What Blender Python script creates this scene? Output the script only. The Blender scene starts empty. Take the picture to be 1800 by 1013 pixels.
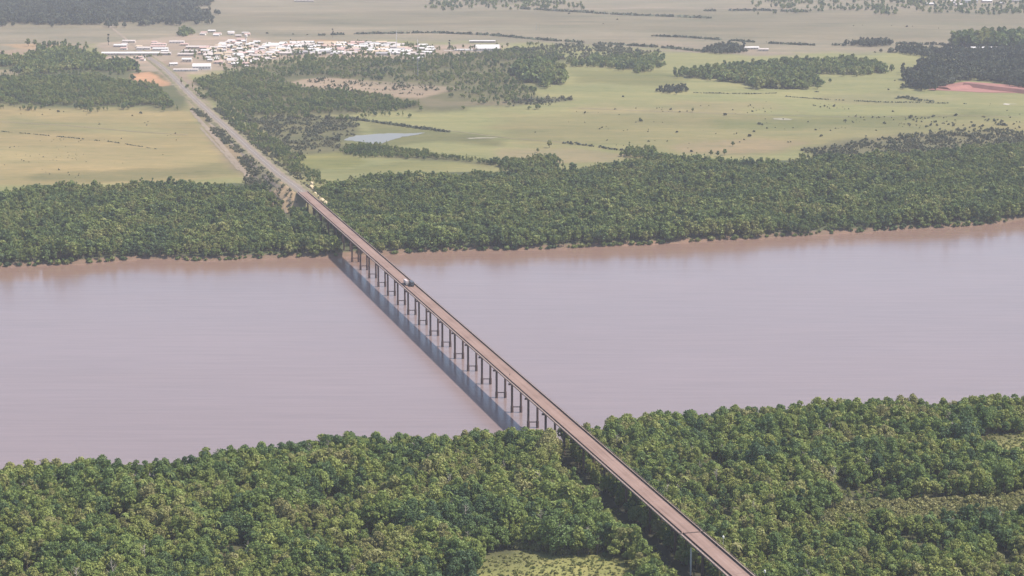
import bpy, math, random
import numpy as np
from mathutils import Vector

random.seed(7)
RS = np.random.RandomState
sc = bpy.context.scene
COL = sc.collection

# ------------------------------------------------------------------ camera numbers (photo frame 1800 x 1013)
FPX, VH, HC = 3500.0, -220.0, 400.18
PITCH = math.atan((506.5 - VH) / FPX)
CP, SP = math.cos(PITCH), math.sin(PITCH)


def smooth(t):
    t = np.clip(t, 0, 1)
    return t * t * (3 - 2 * t)


def lattice(seed):
    return RS(seed).rand(256, 256)


_LAT = {}


def vnoise(x, y, s, seed=0):
    """value noise 0..1, wavelength s metres"""
    if seed not in _LAT:
        _LAT[seed] = lattice(seed)
    L = _LAT[seed]
    x = np.asarray(x, float) / s + 1000.3
    y = np.asarray(y, float) / s + 1000.7
    i = np.floor(x).astype(int); j = np.floor(y).astype(int)
    fx = smooth(x - i); fy = smooth(y - j)
    i &= 255; j &= 255
    i1 = (i + 1) & 255; j1 = (j + 1) & 255
    return (L[i, j] * (1 - fx) + L[i1, j] * fx) * (1 - fy) + (L[i, j1] * (1 - fx) + L[i1, j1] * fx) * fy


def fbm(x, y, s, seed=0, o=3):
    t, a, w = 0, 1.0, 0
    for k in range(o):
        t = t + a * vnoise(x, y, s / 2 ** k, seed + k); w += a; a *= .5
    return t / w


def zbase(y):
    return 4.5 + 13.0 * smooth((np.asarray(y, float) - 3150.0) / 650.0)


def ray(u, v):
    x = (u - 900) / FPX; y = -(v - 506.5) / FPX
    return np.array([x, CP + y * SP, -SP + y * CP])


def P(u, v, z=None):
    """a point of the land seen in that direction (z given: at that height)"""
    d = ray(u, v)
    if z is not None:
        t = (z - HC) / d[2]
        return np.array([d[0] * t, d[1] * t, z])
    zz = 4.5
    for _ in range(6):
        t = (zz - HC) / d[2]
        zz = float(zbase(d[1] * t))
    t = (zz - HC) / d[2]
    return np.array([d[0] * t, d[1] * t, zz])


def poly(px, z=None):
    return np.array([P(u, v, z)[:2] for u, v in px])


def project(x, y, z):
    zc = y * CP - (z - HC) * SP
    yc = y * SP + (z - HC) * CP
    return 900 + FPX * x / zc, 506.5 - FPX * yc / zc


def inside(x, y, pg):
    x = np.asarray(x); y = np.asarray(y)
    r = np.zeros(x.shape, bool)
    n = len(pg)
    for i in range(n):
        x1, y1 = pg[i]; x2, y2 = pg[(i + 1) % n]
        if y1 == y2:
            continue
        c = ((y1 > y) != (y2 > y)) & (x < (x2 - x1) * (y - y1) / (y2 - y1) + x1)
        r ^= c
    return r


# river banks: ground points of the water line
NB = poly([(-500, 905), (0, 862), (100, 850), (200, 846), (300, 838), (450, 824), (600, 803), (750, 799), (900, 793), (1000, 783), (1080, 774), (1180, 765), (1250, 757),
           (1350, 752), (1500, 741), (1650, 735), (1800, 737), (2300, 728)], 0) - np.array([0, 6.0])
FB = poly([(-500, 490), (0, 470), (75, 467), (150, 463), (205, 459), (250, 455), (300, 456), (350, 459), (420, 457), (480, 454), (580, 452), (690, 447), (800, 442), (900, 440), (1050, 434),
           (1200, 427), (1350, 418), (1450, 412), (1550, 406), (1680, 399), (1745, 394), (1790, 387), (2300, 366)], 0)


def nb(x):
    x = np.asarray(x, float)
    return np.interp(x, NB[:, 0], NB[:, 1]) + 5 * (vnoise(x, 0 * x, 23, 90) - .5)


def fb(x):
    x = np.asarray(x, float)
    return np.interp(x, FB[:, 0], FB[:, 1]) + 7 * (vnoise(x, 0 * x, 31, 91) - .5)


def gz(x, y):
    """land height"""
    y = np.asarray(y, float)
    return zbase(y) + 1.2 * (vnoise(x, y, 260, 5) - .5)


# ------------------------------------------------------------------ object helpers
def setp(o, label=None, cat=None, group=None, kind=None):
    if label: o['label'] = label
    if cat: o['category'] = cat
    if group: o['group'] = group
    if kind: o['kind'] = kind
    return o


def empty(name, loc, rz=0, **k):
    o = bpy.data.objects.new(name, None)
    o.empty_display_size = 1
    COL.objects.link(o)
    o.location = loc; o.rotation_euler = (0, 0, rz)
    return setp(o, **k)


def link(name, me, parent=None, **k):
    o = bpy.data.objects.new(name, me)
    COL.objects.link(o)
    if parent is not None: o.parent = parent
    return setp(o, **k)


def np_mesh(name, V, F, mats=(), mi=None, smooth_=False):
    """V (n,3); F (m,4) or (m,3) index array"""
    V = np.asarray(V, np.float32); F = np.asarray(F, np.int32)
    me = bpy.data.meshes.new(name)
    k = F.shape[1]
    me.vertices.add(len(V)); me.vertices.foreach_set('co', V.ravel())
    me.loops.add(F.size); me.loops.foreach_set('vertex_index', F.ravel())
    me.polygons.add(len(F)); me.polygons.foreach_set('loop_start', np.arange(0, F.size, k, dtype=np.int32))
    for m in mats: me.materials.append(m)
    if mi is not None: me.polygons.foreach_set('material_index', np.asarray(mi, np.int32))
    me.update(calc_edges=True)
    if smooth_: me.polygons.foreach_set('use_smooth', np.ones(len(F), bool))
    return me


class MB:
    """collects shapes for one mesh"""

    def __init__(s): s.v = []; s.f = []

    def add(s, vs, fs):
        b = len(s.v); s.v += [tuple(map(float, p)) for p in vs]; s.f += [tuple(b + i for i in f) for f in fs]
        return s

    def box(s, c, e1, e2, e3):
        """oriented box: centre and three half vectors"""
        c, e1, e2, e3 = [np.asarray(q, float) for q in (c, e1, e2, e3)]
        vs = [c + a * e1 + b * e2 + d * e3 for a, b, d in ((-1, -1, -1), (1, -1, -1), (1, 1, -1), (-1, 1, -1), (-1, -1, 1), (1, -1, 1), (1, 1, 1), (-1, 1, 1))]
        return s.add(vs, [(0, 3, 2, 1), (4, 5, 6, 7), (0, 1, 5, 4), (1, 2, 6, 5), (2, 3, 7, 6), (3, 0, 4, 7)])

    def bx(s, x0, x1, y0, y1, z0, z1):
        return s.box(((x0 + x1) / 2, (y0 + y1) / 2, (z0 + z1) / 2), ((x1 - x0) / 2, 0, 0), (0, (y1 - y0) / 2, 0), (0, 0, (z1 - z0) / 2))

    def cyl(s, p, q, r0, r1=None, n=10, cap=True):
        p, q = np.asarray(p, float), np.asarray(q, float)
        r1 = r0 if r1 is None else r1
        d = (q - p) / np.linalg.norm(q - p)
        a = np.cross(d, (0, 1, 0) if abs(d[1]) < .9 else (1, 0, 0)); a /= np.linalg.norm(a); b = np.cross(d, a)
        vs = []
        for c, r in ((p, r0), (q, r1)):
            for k in range(n):
                t = 2 * math.pi * k / n
                vs.append(c + r * (math.cos(t) * a + math.sin(t) * b))
        fs = [(k, (k + 1) % n, n + (k + 1) % n, n + k) for k in range(n)]
        if cap: fs += [tuple(range(n))[::-1], tuple(range(n, 2 * n))]
        return s.add(vs, fs)

    def sweep(s, pts, prof, side=None):
        """profile [(offset to the right, height)] swept along 3d points; closed profile"""
        pts = [np.asarray(p, float) for p in pts]
        m = len(prof); vs = []
        for i, p in enumerate(pts):
            t = pts[min(i + 1, len(pts) - 1)] - pts[max(i - 1, 0)]
            t = t[:2] / np.linalg.norm(t[:2]); r = np.array([t[1], -t[0], 0])
            for o, h in prof: vs.append(p + r * o + np.array([0, 0, h]))
        fs = []
        for i in range(len(pts) - 1):
            for k in range(m):
                a, b = i * m + k, i * m + (k + 1) % m
                fs.append((a, b, b + m, a + m))
        fs += [tuple(range(m))[::-1], tuple((len(pts) - 1) * m + k for k in range(m))]
        return s.add(vs, fs)

    def build(s, name, mat, parent=None, origin=(0, 0, 0), sm=False, **k):
        me = bpy.data.meshes.new(name)
        o = np.asarray(origin, float)
        me.from_pydata([tuple(np.asarray(p) - o) for p in s.v], [], s.f)
        me.materials.append(mat)
        me.validate()
        import bmesh
        bm = bmesh.new(); bm.from_mesh(me); bmesh.ops.recalc_face_normals(bm, faces=bm.faces); bm.to_mesh(me); bm.free()
        if sm:
            for p in me.polygons: p.use_smooth = True
        ob = link(name, me, parent, **k)
        if parent is None: ob.location = tuple(o)
        return ob


# ------------------------------------------------------------------ materials
class NT:
    def __init__(s, name):
        s.m = bpy.data.materials.new(name); s.m.use_nodes = True
        s.t = s.m.node_tree; s.t.nodes.clear()
        s.out = s.n('ShaderNodeOutputMaterial')

    def n(s, typ, **k):
        nd = s.t.nodes.new(typ)
        for a, b in k.items():
            if a.startswith('i_'):
                nd.inputs[a[2:].replace('_', ' ')].default_value = b
            else: setattr(nd, a, b)
        return nd

    def l(s, a, b): s.t.links.new(a, b)

    def noise(s, scale, vec=None, detail=3, rough=.55, **k):
        nd = s.n('ShaderNodeTexNoise', **k)
        nd.inputs['Scale'].default_value = scale; nd.inputs['Detail'].default_value = detail; nd.inputs['Roughness'].default_value = rough
        if vec is not None: s.l(vec, nd.inputs['Vector'])
        return nd

    def pos(s, sx=1, sy=1, sz=1):
        g = s.n('ShaderNodeNewGeometry')
        mp = s.n('ShaderNodeMapping'); mp.inputs['Scale'].default_value = (sx, sy, sz)
        s.l(g.outputs['Position'], mp.inputs['Vector'])
        return mp.outputs['Vector']

    def ramp(s, fac, stops):
        r = s.n('ShaderNodeValToRGB')
        e = r.color_ramp.elements
        while len(e) < len(stops): e.new(.5)
        for q, (p, c) in zip(e, stops):
            q.position = p; q.color = (*c, 1) if len(c) == 3 else c
        s.l(fac, r.inputs['Fac'])
        return r.outputs['Color']

    def mixc(s, fac, a, b, mode='MIX'):
        nd = s.n('ShaderNodeMix', data_type='RGBA', blend_type=mode)
        for val, i in ((fac, 0), (a, 6), (b, 7)):
            if hasattr(val, 'is_output') or isinstance(val, bpy.types.NodeSocket): s.l(val, nd.inputs[i])
            else: nd.inputs[i].default_value = val if i == 0 else (*val, 1)
        return nd.outputs[2]

    def math(s, op, a, b=None, clamp=False):
        nd = s.n('ShaderNodeMath', operation=op, use_clamp=clamp)
        for i, v in enumerate((a, b)):
            if v is None: continue
            if isinstance(v, bpy.types.NodeSocket): s.l(v, nd.inputs[i])
            else: nd.inputs[i].default_value = v
        return nd.outputs[0]

    def bsdf(s, color, rough=.8, spec=.3, metal=0, normal=None):
        b = s.n('ShaderNodeBsdfPrincipled')
        if isinstance(color, bpy.types.NodeSocket): s.l(color, b.inputs['Base Color'])
        else: b.inputs['Base Color'].default_value = (*color, 1)
        if isinstance(rough, bpy.types.NodeSocket): s.l(rough, b.inputs['Roughness'])
        else: b.inputs['Roughness'].default_value = rough
        b.inputs['Specular IOR Level'].default_value = spec; b.inputs['Metallic'].default_value = metal
        if normal is not None: s.l(normal, b.inputs['Normal'])
        s.l(b.outputs[0], s.out.inputs['Surface'])
        return b


def mat_mottled(name, c, var=.25, s1=.3, s2=.03, rough=.85, spec=.2, stain=None, st=.5):
    t = NT(name)
    v = t.pos()
    a = t.noise(s1, v, 4).outputs['Fac']; b = t.noise(s2, v, 3).outputs['Fac']
    f = t.math('ADD', t.math('MULTIPLY', a, .5), t.math('MULTIPLY', b, .5))
    lo = tuple(x * (1 - var * 1.6) for x in c); hi = tuple(min(1, x * (1 + var * 1.6)) for x in c)
    col = t.ramp(f, [(.25, lo), (.5, c), (.75, hi)])
    if stain:
        n2 = t.noise(s1 * .6, t.pos(), 5, .7).outputs['Fac']
        col = t.mixc(t.ramp(n2, [(st, (0, 0, 0)), (st + .15, (1, 1, 1))]), col, stain)
    t.bsdf(col, rough, spec)
    return t.m


def mat_leaf(name, cols, trans=.22, vv=.45):
    """foliage: tone of its own per tree, per stand and per leaf clump"""
    t = NT(name)
    oi = t.n('ShaderNodeObjectInfo')
    big = t.noise(1 / 60, oi.outputs['Location'], 3, .62).outputs['Fac']
    f = t.math('ADD', t.math('MULTIPLY', big, 2.4), t.math('MULTIPLY', oi.outputs['Random'], .60))
    f = t.math('SUBTRACT', f, 1.0, True)
    n = len(cols)
    col = t.ramp(f, [(.06 + .88 * i / (n - 1), c) for i, c in enumerate(cols)])
    g = t.n('ShaderNodeNewGeometry')
    val = t.math('ADD', t.math('MULTIPLY', g.outputs['Random Per Island'], vv), 1 - vv / 2)
    hs = t.n('ShaderNodeHueSaturation')
    t.l(val, hs.inputs['Value']); t.l(col, hs.inputs['Color'])
    c = hs.outputs['Color']
    b = t.n('ShaderNodeBsdfPrincipled'); t.l(c, b.inputs['Base Color'])
    b.inputs['Roughness'].default_value = .55; b.inputs['Specular IOR Level'].default_value = .25
    tr = t.n('ShaderNodeBsdfTranslucent'); t.l(c, tr.inputs['Color'])
    mx = t.n('ShaderNodeMixShader'); mx.inputs[0].default_value = trans
    t.l(b.outputs[0], mx.inputs[1]); t.l(tr.outputs[0], mx.inputs[2]); t.l(mx.outputs[0], t.out.inputs['Surface'])
    return t.m


LEAF = mat_leaf('forest_leaf', [(.086, .140, .064), (.148, .216, .070), (.226, .288, .078), (.300, .330, .092), (.300, .285, .118)], trans=.3, vv=.26)
LEAF_FAR = mat_leaf('far_forest_leaf', [(.088, .130, .058), (.144, .196, .064), (.208, .248, .072), (.270, .270, .100)], trans=.28, vv=.42)
LEAF_DARK = mat_leaf('plantation_leaf', [(.062, .076, .054), (.082, .098, .060), (.105, .118, .066)])
LEAF_SCRUB = mat_leaf('scrub_leaf', [(.095, .115, .065), (.135, .145, .080), (.180, .170, .100)])
BARK = mat_mottled('bark', (.13, .105, .08), .3, 1.5, .2)

# ------------------------------------------------------------------ ground
def ground_material(name):
    t = NT(name)
    at = t.n('ShaderNodeVertexColor', layer_name='cover')
    n1 = t.noise(.02, t.pos(.22, 1, 1), 5, .65).outputs['Fac']
    n2 = t.noise(.11, t.pos(.4, 1, 1), 4, .7).outputs['Fac']
    n3 = t.noise(.004, t.pos(.8, 1.6, 1), 4, .6).outputs['Fac']
    f = t.math('ADD', t.math('MULTIPLY', n1, .42), t.math('ADD', t.math('MULTIPLY', n2, .36), t.math('MULTIPLY', n3, .30)))
    f = t.math('SUBTRACT', f, .04)
    k = t.ramp(f, [(.32, (.48, .56, .50)), (.44, (.86, .91, .86)), (.55, (1.06, 1.03, 1.0)), (.68, (1.45, 1.32, 1.25))])
    col = t.mixc(1.0, at.outputs['Color'], k, 'MULTIPLY')
    t.bsdf(col, .95, .1)
    return t.m


C_GRASS = (.205, .196, .088)
COVERS = [  # (albedo, polygon in photo pixels on the land, edge wander in metres)
    ((.300, .262, .195), [(-900, 118), (0, 100), (160, 78), (340, 72), (900, 76), (1350, 98), (1800, 84), (2700, 84), (3300, -150), (-1500, -150)], 25),
    ((.255, .225, .160), [(-900, 62), (300, 48), (900, 46), (1400, 72), (2700, 62), (2700, 20), (1000, 18), (-900, 36)], 25),
    ((.345, .285, .145), [(-900, 340), (0, 330), (300, 322), (430, 310), (385, 262), (340, 205), (320, 190), (0, 178), (-900, 178)], 12),
    ((.385, .315, .165), [(-900, 232), (0, 240), (250, 262), (330, 285), (240, 300), (0, 300), (-900, 300)], 30),
    ((.285, .262, .130), [(860, 205), (1150, 195), (1500, 210), (2400, 200), (2400, 255), (1500, 262), (1150, 268), (900, 260)], 35),
    ((.315, .268, .160), [(880, 262), (1000, 258), (1110, 272), (1060, 285), (960, 290), (870, 280)], 12),
    ((.170, .165, .088), [(430, 205), (620, 207), (650, 228), (600, 250), (660, 262), (860, 286), (870, 300), (640, 268), (560, 300), (520, 300), (470, 250)], 14),
    ((.255, .250, .100), [(515, 275), (600, 268), (640, 285), (600, 298), (520, 300)], 8),
    ((.250, .245, .110), [(560, 308), (700, 284), (800, 284), (860, 292), (700, 302), (600, 308)], 6),
    ((.135, .145, .075), [(-900, 195), (0, 185), (100, 192), (325, 190), (330, 150), (270, 112), (150, 92), (60, 100), (0, 118), (-900, 140)], 18),
    ((.320, .270, .185), [(-300, 124), (20, 122), (42, 130), (30, 134), (-300, 140)], 8),
    ((.165, .160, .085), [(345, 140), (480, 110), (700, 102), (880, 92), (1010, 104), (930, 148), (960, 178), (800, 190), (600, 200), (440, 208), (375, 185)], 22),
    ((.400, .310, .235), [(490, 147), (560, 136), (690, 146), (790, 150), (805, 154), (745, 172), (620, 161), (520, 154)], 10),
    ((.235, .205, .130), [(720, 172), (800, 178), (960, 178), (900, 188), (760, 190)], 10),
    ((.420, .335, .270), [(165, 118), (175, 76), (340, 60), (500, 72), (760, 78), (900, 80), (880, 92), (720, 104), (500, 104), (440, 118), (330, 130), (250, 122)], 14),
    ((.480, .330, .215), [(470, 74), (560, 70), (660, 75), (690, 81), (560, 82), (480, 81)], 7),
    ((.400, .305, .230), [(-200, 104), (0, 92), (110, 78), (160, 82), (110, 96), (0, 106)], 12),
    ((.520, .310, .190), [(228, 129), (262, 126), (292, 141), (300, 150), (258, 153), (240, 141)], 4),
    ((.480, .330, .215), [(0, 78), (60, 76), (115, 80), (100, 88), (40, 86)], 6),
    ((.300, .240, .160), [(330, 188), (352, 200), (420, 262), (500, 330), (470, 336), (425, 312), (385, 262), (345, 212)], 9),
    ((.240, .215, .115), [(352, 196), (440, 232), (470, 262), (500, 300), (520, 322), (500, 322), (430, 262)], 9),
    ((.360, .280, .220), [(300, 104), (330, 128), (352, 160), (372, 190), (338, 190), (318, 160), (270, 118)], 6),
    ((.330, .275, .215), [(1160, 76), (1330, 88), (1400, 96), (1330, 98), (1180, 90)], 12),
    ((.150, .150, .095), [(900, 170), (1010, 175), (1000, 180), (905, 188)], 8),
    ((.190, .180, .105), [(1420, 258), (1560, 240), (1720, 228), (1800, 240), (1800, 262), (1600, 275), (1420, 272)], 14),
    ((.225, .225, .098), [(1000, 120), (1180, 128), (1240, 142), (1180, 152), (1020, 146)], 16),
    ((.310, .280, .150), [(1000, 186), (1200, 178), (1420, 190), (1300, 200), (1040, 200)], 22),
    ((.215, .220, .098), [(1240, 214), (1480, 205), (1700, 196), (1800, 204), (1500, 222), (1260, 226)], 20),
    ((.330, .270, .160), [(1180, 250), (1330, 244), (1430, 250), (1380, 268), (1200, 272)], 14),
    ((.300, .285, .150), [(1440, 168), (1560, 160), (1700, 172), (1600, 186), (1460, 182)], 14),
    ((.210, .205, .095), [(640, 214), (760, 230), (900, 246), (880, 256), (760, 250), (660, 262)], 10),
    ((.310, .275, .140), [(0, 206), (200, 214), (330, 232), (300, 240), (0, 226)], 16),
    ((.270, .240, .120), [(60, 304), (300, 296), (400, 288), (420, 304), (200, 318), (60, 320)], 10),
    ((.300, .210, .150), [(480, 350), (506, 338), (518, 345), (520, 378), (500, 376)], 5),
]


def paint(x, y):
    n = len(x)
    c = np.tile(np.array(C_GRASS), (n, 1))
    g = fbm(x, y, 500, 30)
    c *= (1 + .25 * (g[:, None] - .5))
    for i, (a, px, w) in enumerate(COVERS):
        a = tuple(q * f_ for q, f_ in zip(a, (.67, .65, .61)))
        pg = poly(px)
        bb0, bb1 = pg.min(0) - 120, pg.max(0) + 120
        near = np.where((x > bb0[0]) & (x < bb1[0]) & (y > bb0[1]) & (y < bb1[1]))[0]
        if not len(near): continue
        xx = x[near]; yy = y[near]
        ww = w * 1.6
        wx = xx + ww * (fbm(xx, yy, 90, 40 + i, 3) - .5) * 2
        wy = yy + ww * 2.2 * (fbm(xx, yy, 90, 60 + i, 3) - .5) * 2
        rj = RS(500 + i); soft = np.zeros(len(near))
        for k in range(8):
            an = k * .785; soft += inside(wx + w * .8 * math.cos(an) * (.3 + rj.rand(len(near))), wy + w * 1.8 * math.sin(an) * (.3 + rj.rand(len(near))), pg)
        soft = (soft / 8)[:, None]
        c[near] = c[near] * (1 - soft) + soft * np.array(a) * (1 + .3 * (fbm(xx, yy, 140, 77 + i)[:, None] - .5))
    return c


def build_ground():
    xs = np.concatenate([[-15000, -11000, -8000, -6000, -4800, -4000, -3400, -3000], np.arange(-2700, -1500, 12), np.arange(-1500, 1500, 4.5), np.arange(1500, 2701, 12), [3000, 3400, 4000, 4800, 6000, 8000, 11000, 15000]]).astype(float)
    nx = len(xs)
    N, Fk = nb(xs), fb(xs)
    rows = []  # (y array, z array)
    for t in np.concatenate([[0, .3, .5], np.linspace(.58, 1, 44)]):
        y = -3000 + (N - 8 + 3000) * t
        rows.append((y, None))
    for off, z in ((-4, 3.0), (0, .25), (3, -1.2), (12, -3.0)): rows.append((N + off, z))
    rows.append(((N + Fk) / 2, -3.0))
    for off, z in ((-14, -3.0), (-3, -1.0), (0, .2), (5, 2.6), (9, 4.2)): rows.append((Fk + off, z))
    vv = np.concatenate([np.linspace(443, 60, 270), np.linspace(57, -6, 44)])
    yy = np.array([P(900, v)[1] for v in vv])
    Y0 = Fk + 13
    for y in yy[8:]:
        base = np.maximum(Y0, 0)
        a = (y - yy[8]) / (3400 - yy[8])
        rows.append((np.where(y < 3400, Y0 + (3400 - Y0) * a, y), None))
    for y in (7400, 8200, 9500, 11500, 14500, 19000, 25000): rows.append((np.full(nx, float(y)), None))
    V = []
    for y, z in rows:
        zz = gz(xs, y) if z is None else np.full(nx, z)
        V.append(np.stack([xs, y, zz], 1))
    V = np.concatenate(V)
    nr = len(rows)
    i, j = np.meshgrid(np.arange(nr - 1), np.arange(nx - 1), indexing='ij')
    a = (i * nx + j).ravel()
    F = np.stack([a, a + 1, a + nx + 1, a + nx], 1)
    me = np_mesh('ground', V, F, [ground_material('land')], smooth_=True)
    c = paint(V[:, 0], V[:, 1])
    # banks, river bed, woodland floors
    nbv, fbv = nb(V[:, 0]), fb(V[:, 0])
    soil = (V[:, 1] > nbv - 6) & (V[:, 1] < fbv + 8)
    c[soil] = (.175, .120, .088)
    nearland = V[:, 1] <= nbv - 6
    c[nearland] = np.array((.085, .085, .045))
    for pg in CLEAR:
        ins = nearland & inside(V[:, 0] + 8 * (vnoise(V[:, 0], V[:, 1], 22, 3) - .5), V[:, 1] + 20 * (vnoise(V[:, 0], V[:, 1], 22, 4) - .5), pg)
        c[ins] = np.array((.235, .225, .085)) * (.75 + .5 * fbm(V[ins, 0], V[ins, 1], 14, 9)[:, None])
    for pg in OLIVE:
        c[nearland & inside(V[:, 0], V[:, 1], pg)] = (.150, .145, .070)
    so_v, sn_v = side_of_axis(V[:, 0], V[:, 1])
    c[nearland & (so_v > -28) & (so_v < 10)] = (.045, .045, .030)  # damp soil, its colour darkened further to deepen the bridge's shade
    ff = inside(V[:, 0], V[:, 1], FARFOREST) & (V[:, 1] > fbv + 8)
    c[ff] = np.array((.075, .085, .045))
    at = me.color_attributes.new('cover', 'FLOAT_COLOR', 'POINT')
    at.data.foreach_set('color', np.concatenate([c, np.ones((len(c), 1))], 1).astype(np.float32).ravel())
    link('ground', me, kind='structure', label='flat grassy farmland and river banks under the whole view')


CLEAR = [poly([(840, 992), (880, 976), (960, 972), (1060, 980), (1120, 990), (1130, 1060), (840, 1060)]), poly([(1700, 778), (1745, 766), (1900, 756), (1900, 836), (1775, 834), (1715, 804)])]
OLIVE = [poly([(1400, 920), (1480, 900), (1600, 886), (1900, 872), (1900, 925), (1600, 934), (1460, 936)]), poly([(860, 935), (960, 905), (1060, 910), (1120, 960), (1000, 975), (880, 968)])]
FARFOREST = np.concatenate([
    poly([(-420, 505), (-420, 350), (0, 336), (150, 333), (300, 328), (420, 322), (470, 332), (500, 345)]), poly([(520, 400), (565, 330), (620, 314), (700, 309), (800, 302), (870, 303), (950, 292), (1000, 300), (1060, 286), (1150, 282),
    (1250, 284), (1400, 282), (1500, 276), (1600, 270), (1700, 262), (1800, 254), (2200, 235), (2200, 380)]), poly([(2200, 400), (1790, 415), (1200, 450), (900, 462), (600, 475), (300, 478), (0, 492)], 0)])

# ------------------------------------------------------------------ bridge axis
A0 = P(928.7, 752, 0)[:2] + np.array([3.37, 0])
L0 = P(682, 520, 0)[:2] + np.array([3.37 , 0])
SPAN = (L0 - A0) / 11
E2 = SPAN / np.linalg.norm(SPAN)
N2 = np.array([E2[1], -E2[0]])       # to the right of travel away from the camera
DECK = 25.9


def axis(n, off=0.0): return A0 + SPAN * n + N2 * off


ANG = math.atan2(-E2[0], E2[1])


def side_of_axis(x, y):
    d0 = np.stack([x - A0[0], y - A0[1]], -1)
    return d0 @ N2, (d0 @ E2) / np.linalg.norm(SPAN)


# ------------------------------------------------------------------ trees
def tube(pts, rad, n=6):
    V, F = [], []
    for i, (p, r) in enumerate(zip(pts, rad)):
        t = np.array(pts[min(i + 1, len(pts) - 1)]) - np.array(pts[max(i - 1, 0)]); t = t / np.linalg.norm(t)
        a = np.cross(t, (0.3, 1, 0)); a /= np.linalg.norm(a); b = np.cross(t, a)
        for k in range(n):
            w = 2 * math.pi * k / n
            V.append(np.array(p) + r * (math.cos(w) * a + math.sin(w) * b))
        if i:
            for k in range(n): F.append(((i - 1) * n + k, (i - 1) * n + (k + 1) % n, i * n + (k + 1) % n, i * n + k))
    return np.array(V), np.array(F)


def tree_arrays(seed, R, top, z0, nblob, nleaf, leaf, lift=0.5, slim=1.0, trunk=True):
    """crown quads and trunk quads; unit metres"""
    r = RS(seed)
    hc = (top - z0)
    blobs = []
    for k in range(nblob):
        a = r.rand() * 2 * math.pi; q = math.sqrt(r.rand()) * .80 * R
        zz = z0 + hc * (.22 + .62 * r.rand() * (1 - .45 * (q / R) ** 2))
        rr = R * (.12 + .30 * r.rand() ** 1.6)
        blobs.append((q * math.cos(a) * slim, q * math.sin(a) * slim, min(zz, top - rr * .7), rr))
    blobs.append((r.randn() * .3, r.randn() * .3, top - R * .45, R * .45))
    B = np.array(blobs)
    w = B[:, 3] ** 2; idx = r.choice(len(B), nleaf, p=w / w.sum())
    d = r.randn(nleaf, 3); d[:, 2] += lift; d /= np.linalg.norm(d, axis=1)[:, None]
    c = B[idx, :3] + d * (B[idx, 3] * (.62 + .58 * r.rand(nleaf)))[:, None] * np.array([1, 1, .85])
    n = d + .78 * r.randn(nleaf, 3); n /= np.linalg.norm(n, axis=1)[:, None]
    t = np.cross(n, r.randn(nleaf, 3)); t /= np.linalg.norm(t, axis=1)[:, None]; b = np.cross(n, t)
    s = (leaf * (.55 + .8 * r.rand(nleaf)))[:, None]
    dr = n * s * .25
    V = np.stack([c - t * s - b * s * .7, c + t * s * .9 - b * s * .8 - dr, c + t * s + b * s * .75, c - t * s * .8 + b * s * .7 - dr], 1).reshape(-1, 3)
    V[:, 2] = np.maximum(V[:, 2], .15)
    F = np.arange(len(V)).reshape(-1, 4)
    TV, TF = np.zeros((0, 3)), np.zeros((0, 4), int)
    if trunk:
        lean = r.randn(2) * .5
        P0 = [(0, 0, -.6), (lean[0] * .3, lean[1] * .3, z0 * .6), (lean[0] * .7, lean[1] * .7, z0 + hc * .25), (lean[0], lean[1], z0 + hc * .62)]
        r0 = .022 * top
        TV, TF = tube(P0, [r0 * 1.35, r0, r0 * .75, r0 * .3])
        for k in range(min(5, nblob)):
            st = np.array(P0[1]) * (1 - .12 * k) + np.array(P0[2]) * .12 * k
            en = B[k, :3]; md = (st + en) / 2 + np.array([0, 0, -.35])
            v, f = tube([st, md, en], [r0 * .6, r0 * .42, r0 * .15], 5)
            TF = np.concatenate([TF, f + len(TV)]); TV = np.concatenate([TV, v])
    return V, F, TV, TF


def tree_mesh(name, leafmat, args, kw={}):
    V, F, TV, TF = tree_arrays(*args, **kw)
    FF = np.concatenate([F, TF + len(V)]); VV = np.concatenate([V, TV])
    return np_mesh(name, VV, FF, [leafmat, BARK], np.concatenate([np.zeros(len(F)), np.ones(len(TF))]))


def sources(name, leafmat, specs):
    out = []
    for a, kw in specs:
        me = tree_mesh(name, leafmat, a, kw)
        out.append(bpy.data.objects.new(name + '_source', me))      # never linked: only its mesh is used
    return out


NEAR_SPECS = [((11, 4.6, 14.0, 2.2, 26, 1444, 0.40), {}), ((12, 3.9, 12.0, 1.8, 22, 1216, 0.39), {}), ((13, 5.6, 15.0, 2.6, 32, 1824, 0.43), {}), ((14, 3.2, 13.0, 1.8, 18, 1026, 0.36), {}),
              ((15, 4.8, 10.0, 1.6, 20, 1140, 0.40), {}), ((16, 2.7, 15.5, 2.2, 18, 874, 0.37), {'slim': .9}), ((17, 6.4, 12.5, 2.2, 34, 1862, 0.45), {}), ((27, 4.4, 13.0, 3.5, 14, 570, 0.43), {}), ((28, 2.2, 9.5, 1.2, 12, 627, 0.33), {}),
              ((18, 2.6, 4.0, .3, 14, 570, 0.33), {'trunk': False}), ((19, 1.9, 2.8, .2, 10, 380, 0.30), {'trunk': False})]
MID_SPECS = [((21, 4.6, 12.5, 2.2, 18, 450, 0.67), {}), ((22, 3.8, 11.0, 2.0, 16, 360, 0.64), {}), ((23, 5.6, 14.0, 2.6, 22, 540, 0.72), {}), ((24, 3.2, 12.0, 1.8, 14, 315, 0.61), {}),
             ((25, 2.7, 14.5, 2.4, 13, 285, 0.61), {'slim': .9}), ((29, 5.2, 10.0, 1.6, 18, 420, 0.69), {}), ((26, 2.6, 4.0, .3, 9, 180, 0.57), {'trunk': False})]
FAR_SPECS = [((31, 5.0, 11.0, 1.2, 14, 110, 1.45), {}), ((32, 4.2, 9.5, 1.0, 12, 90, 1.4), {}), ((33, 3.4, 13.0, 1.4, 11, 80, 1.35), {'slim': .9}), ((34, 2.6, 3.6, .2, 6, 50, 1.1), {'trunk': False})]
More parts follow.
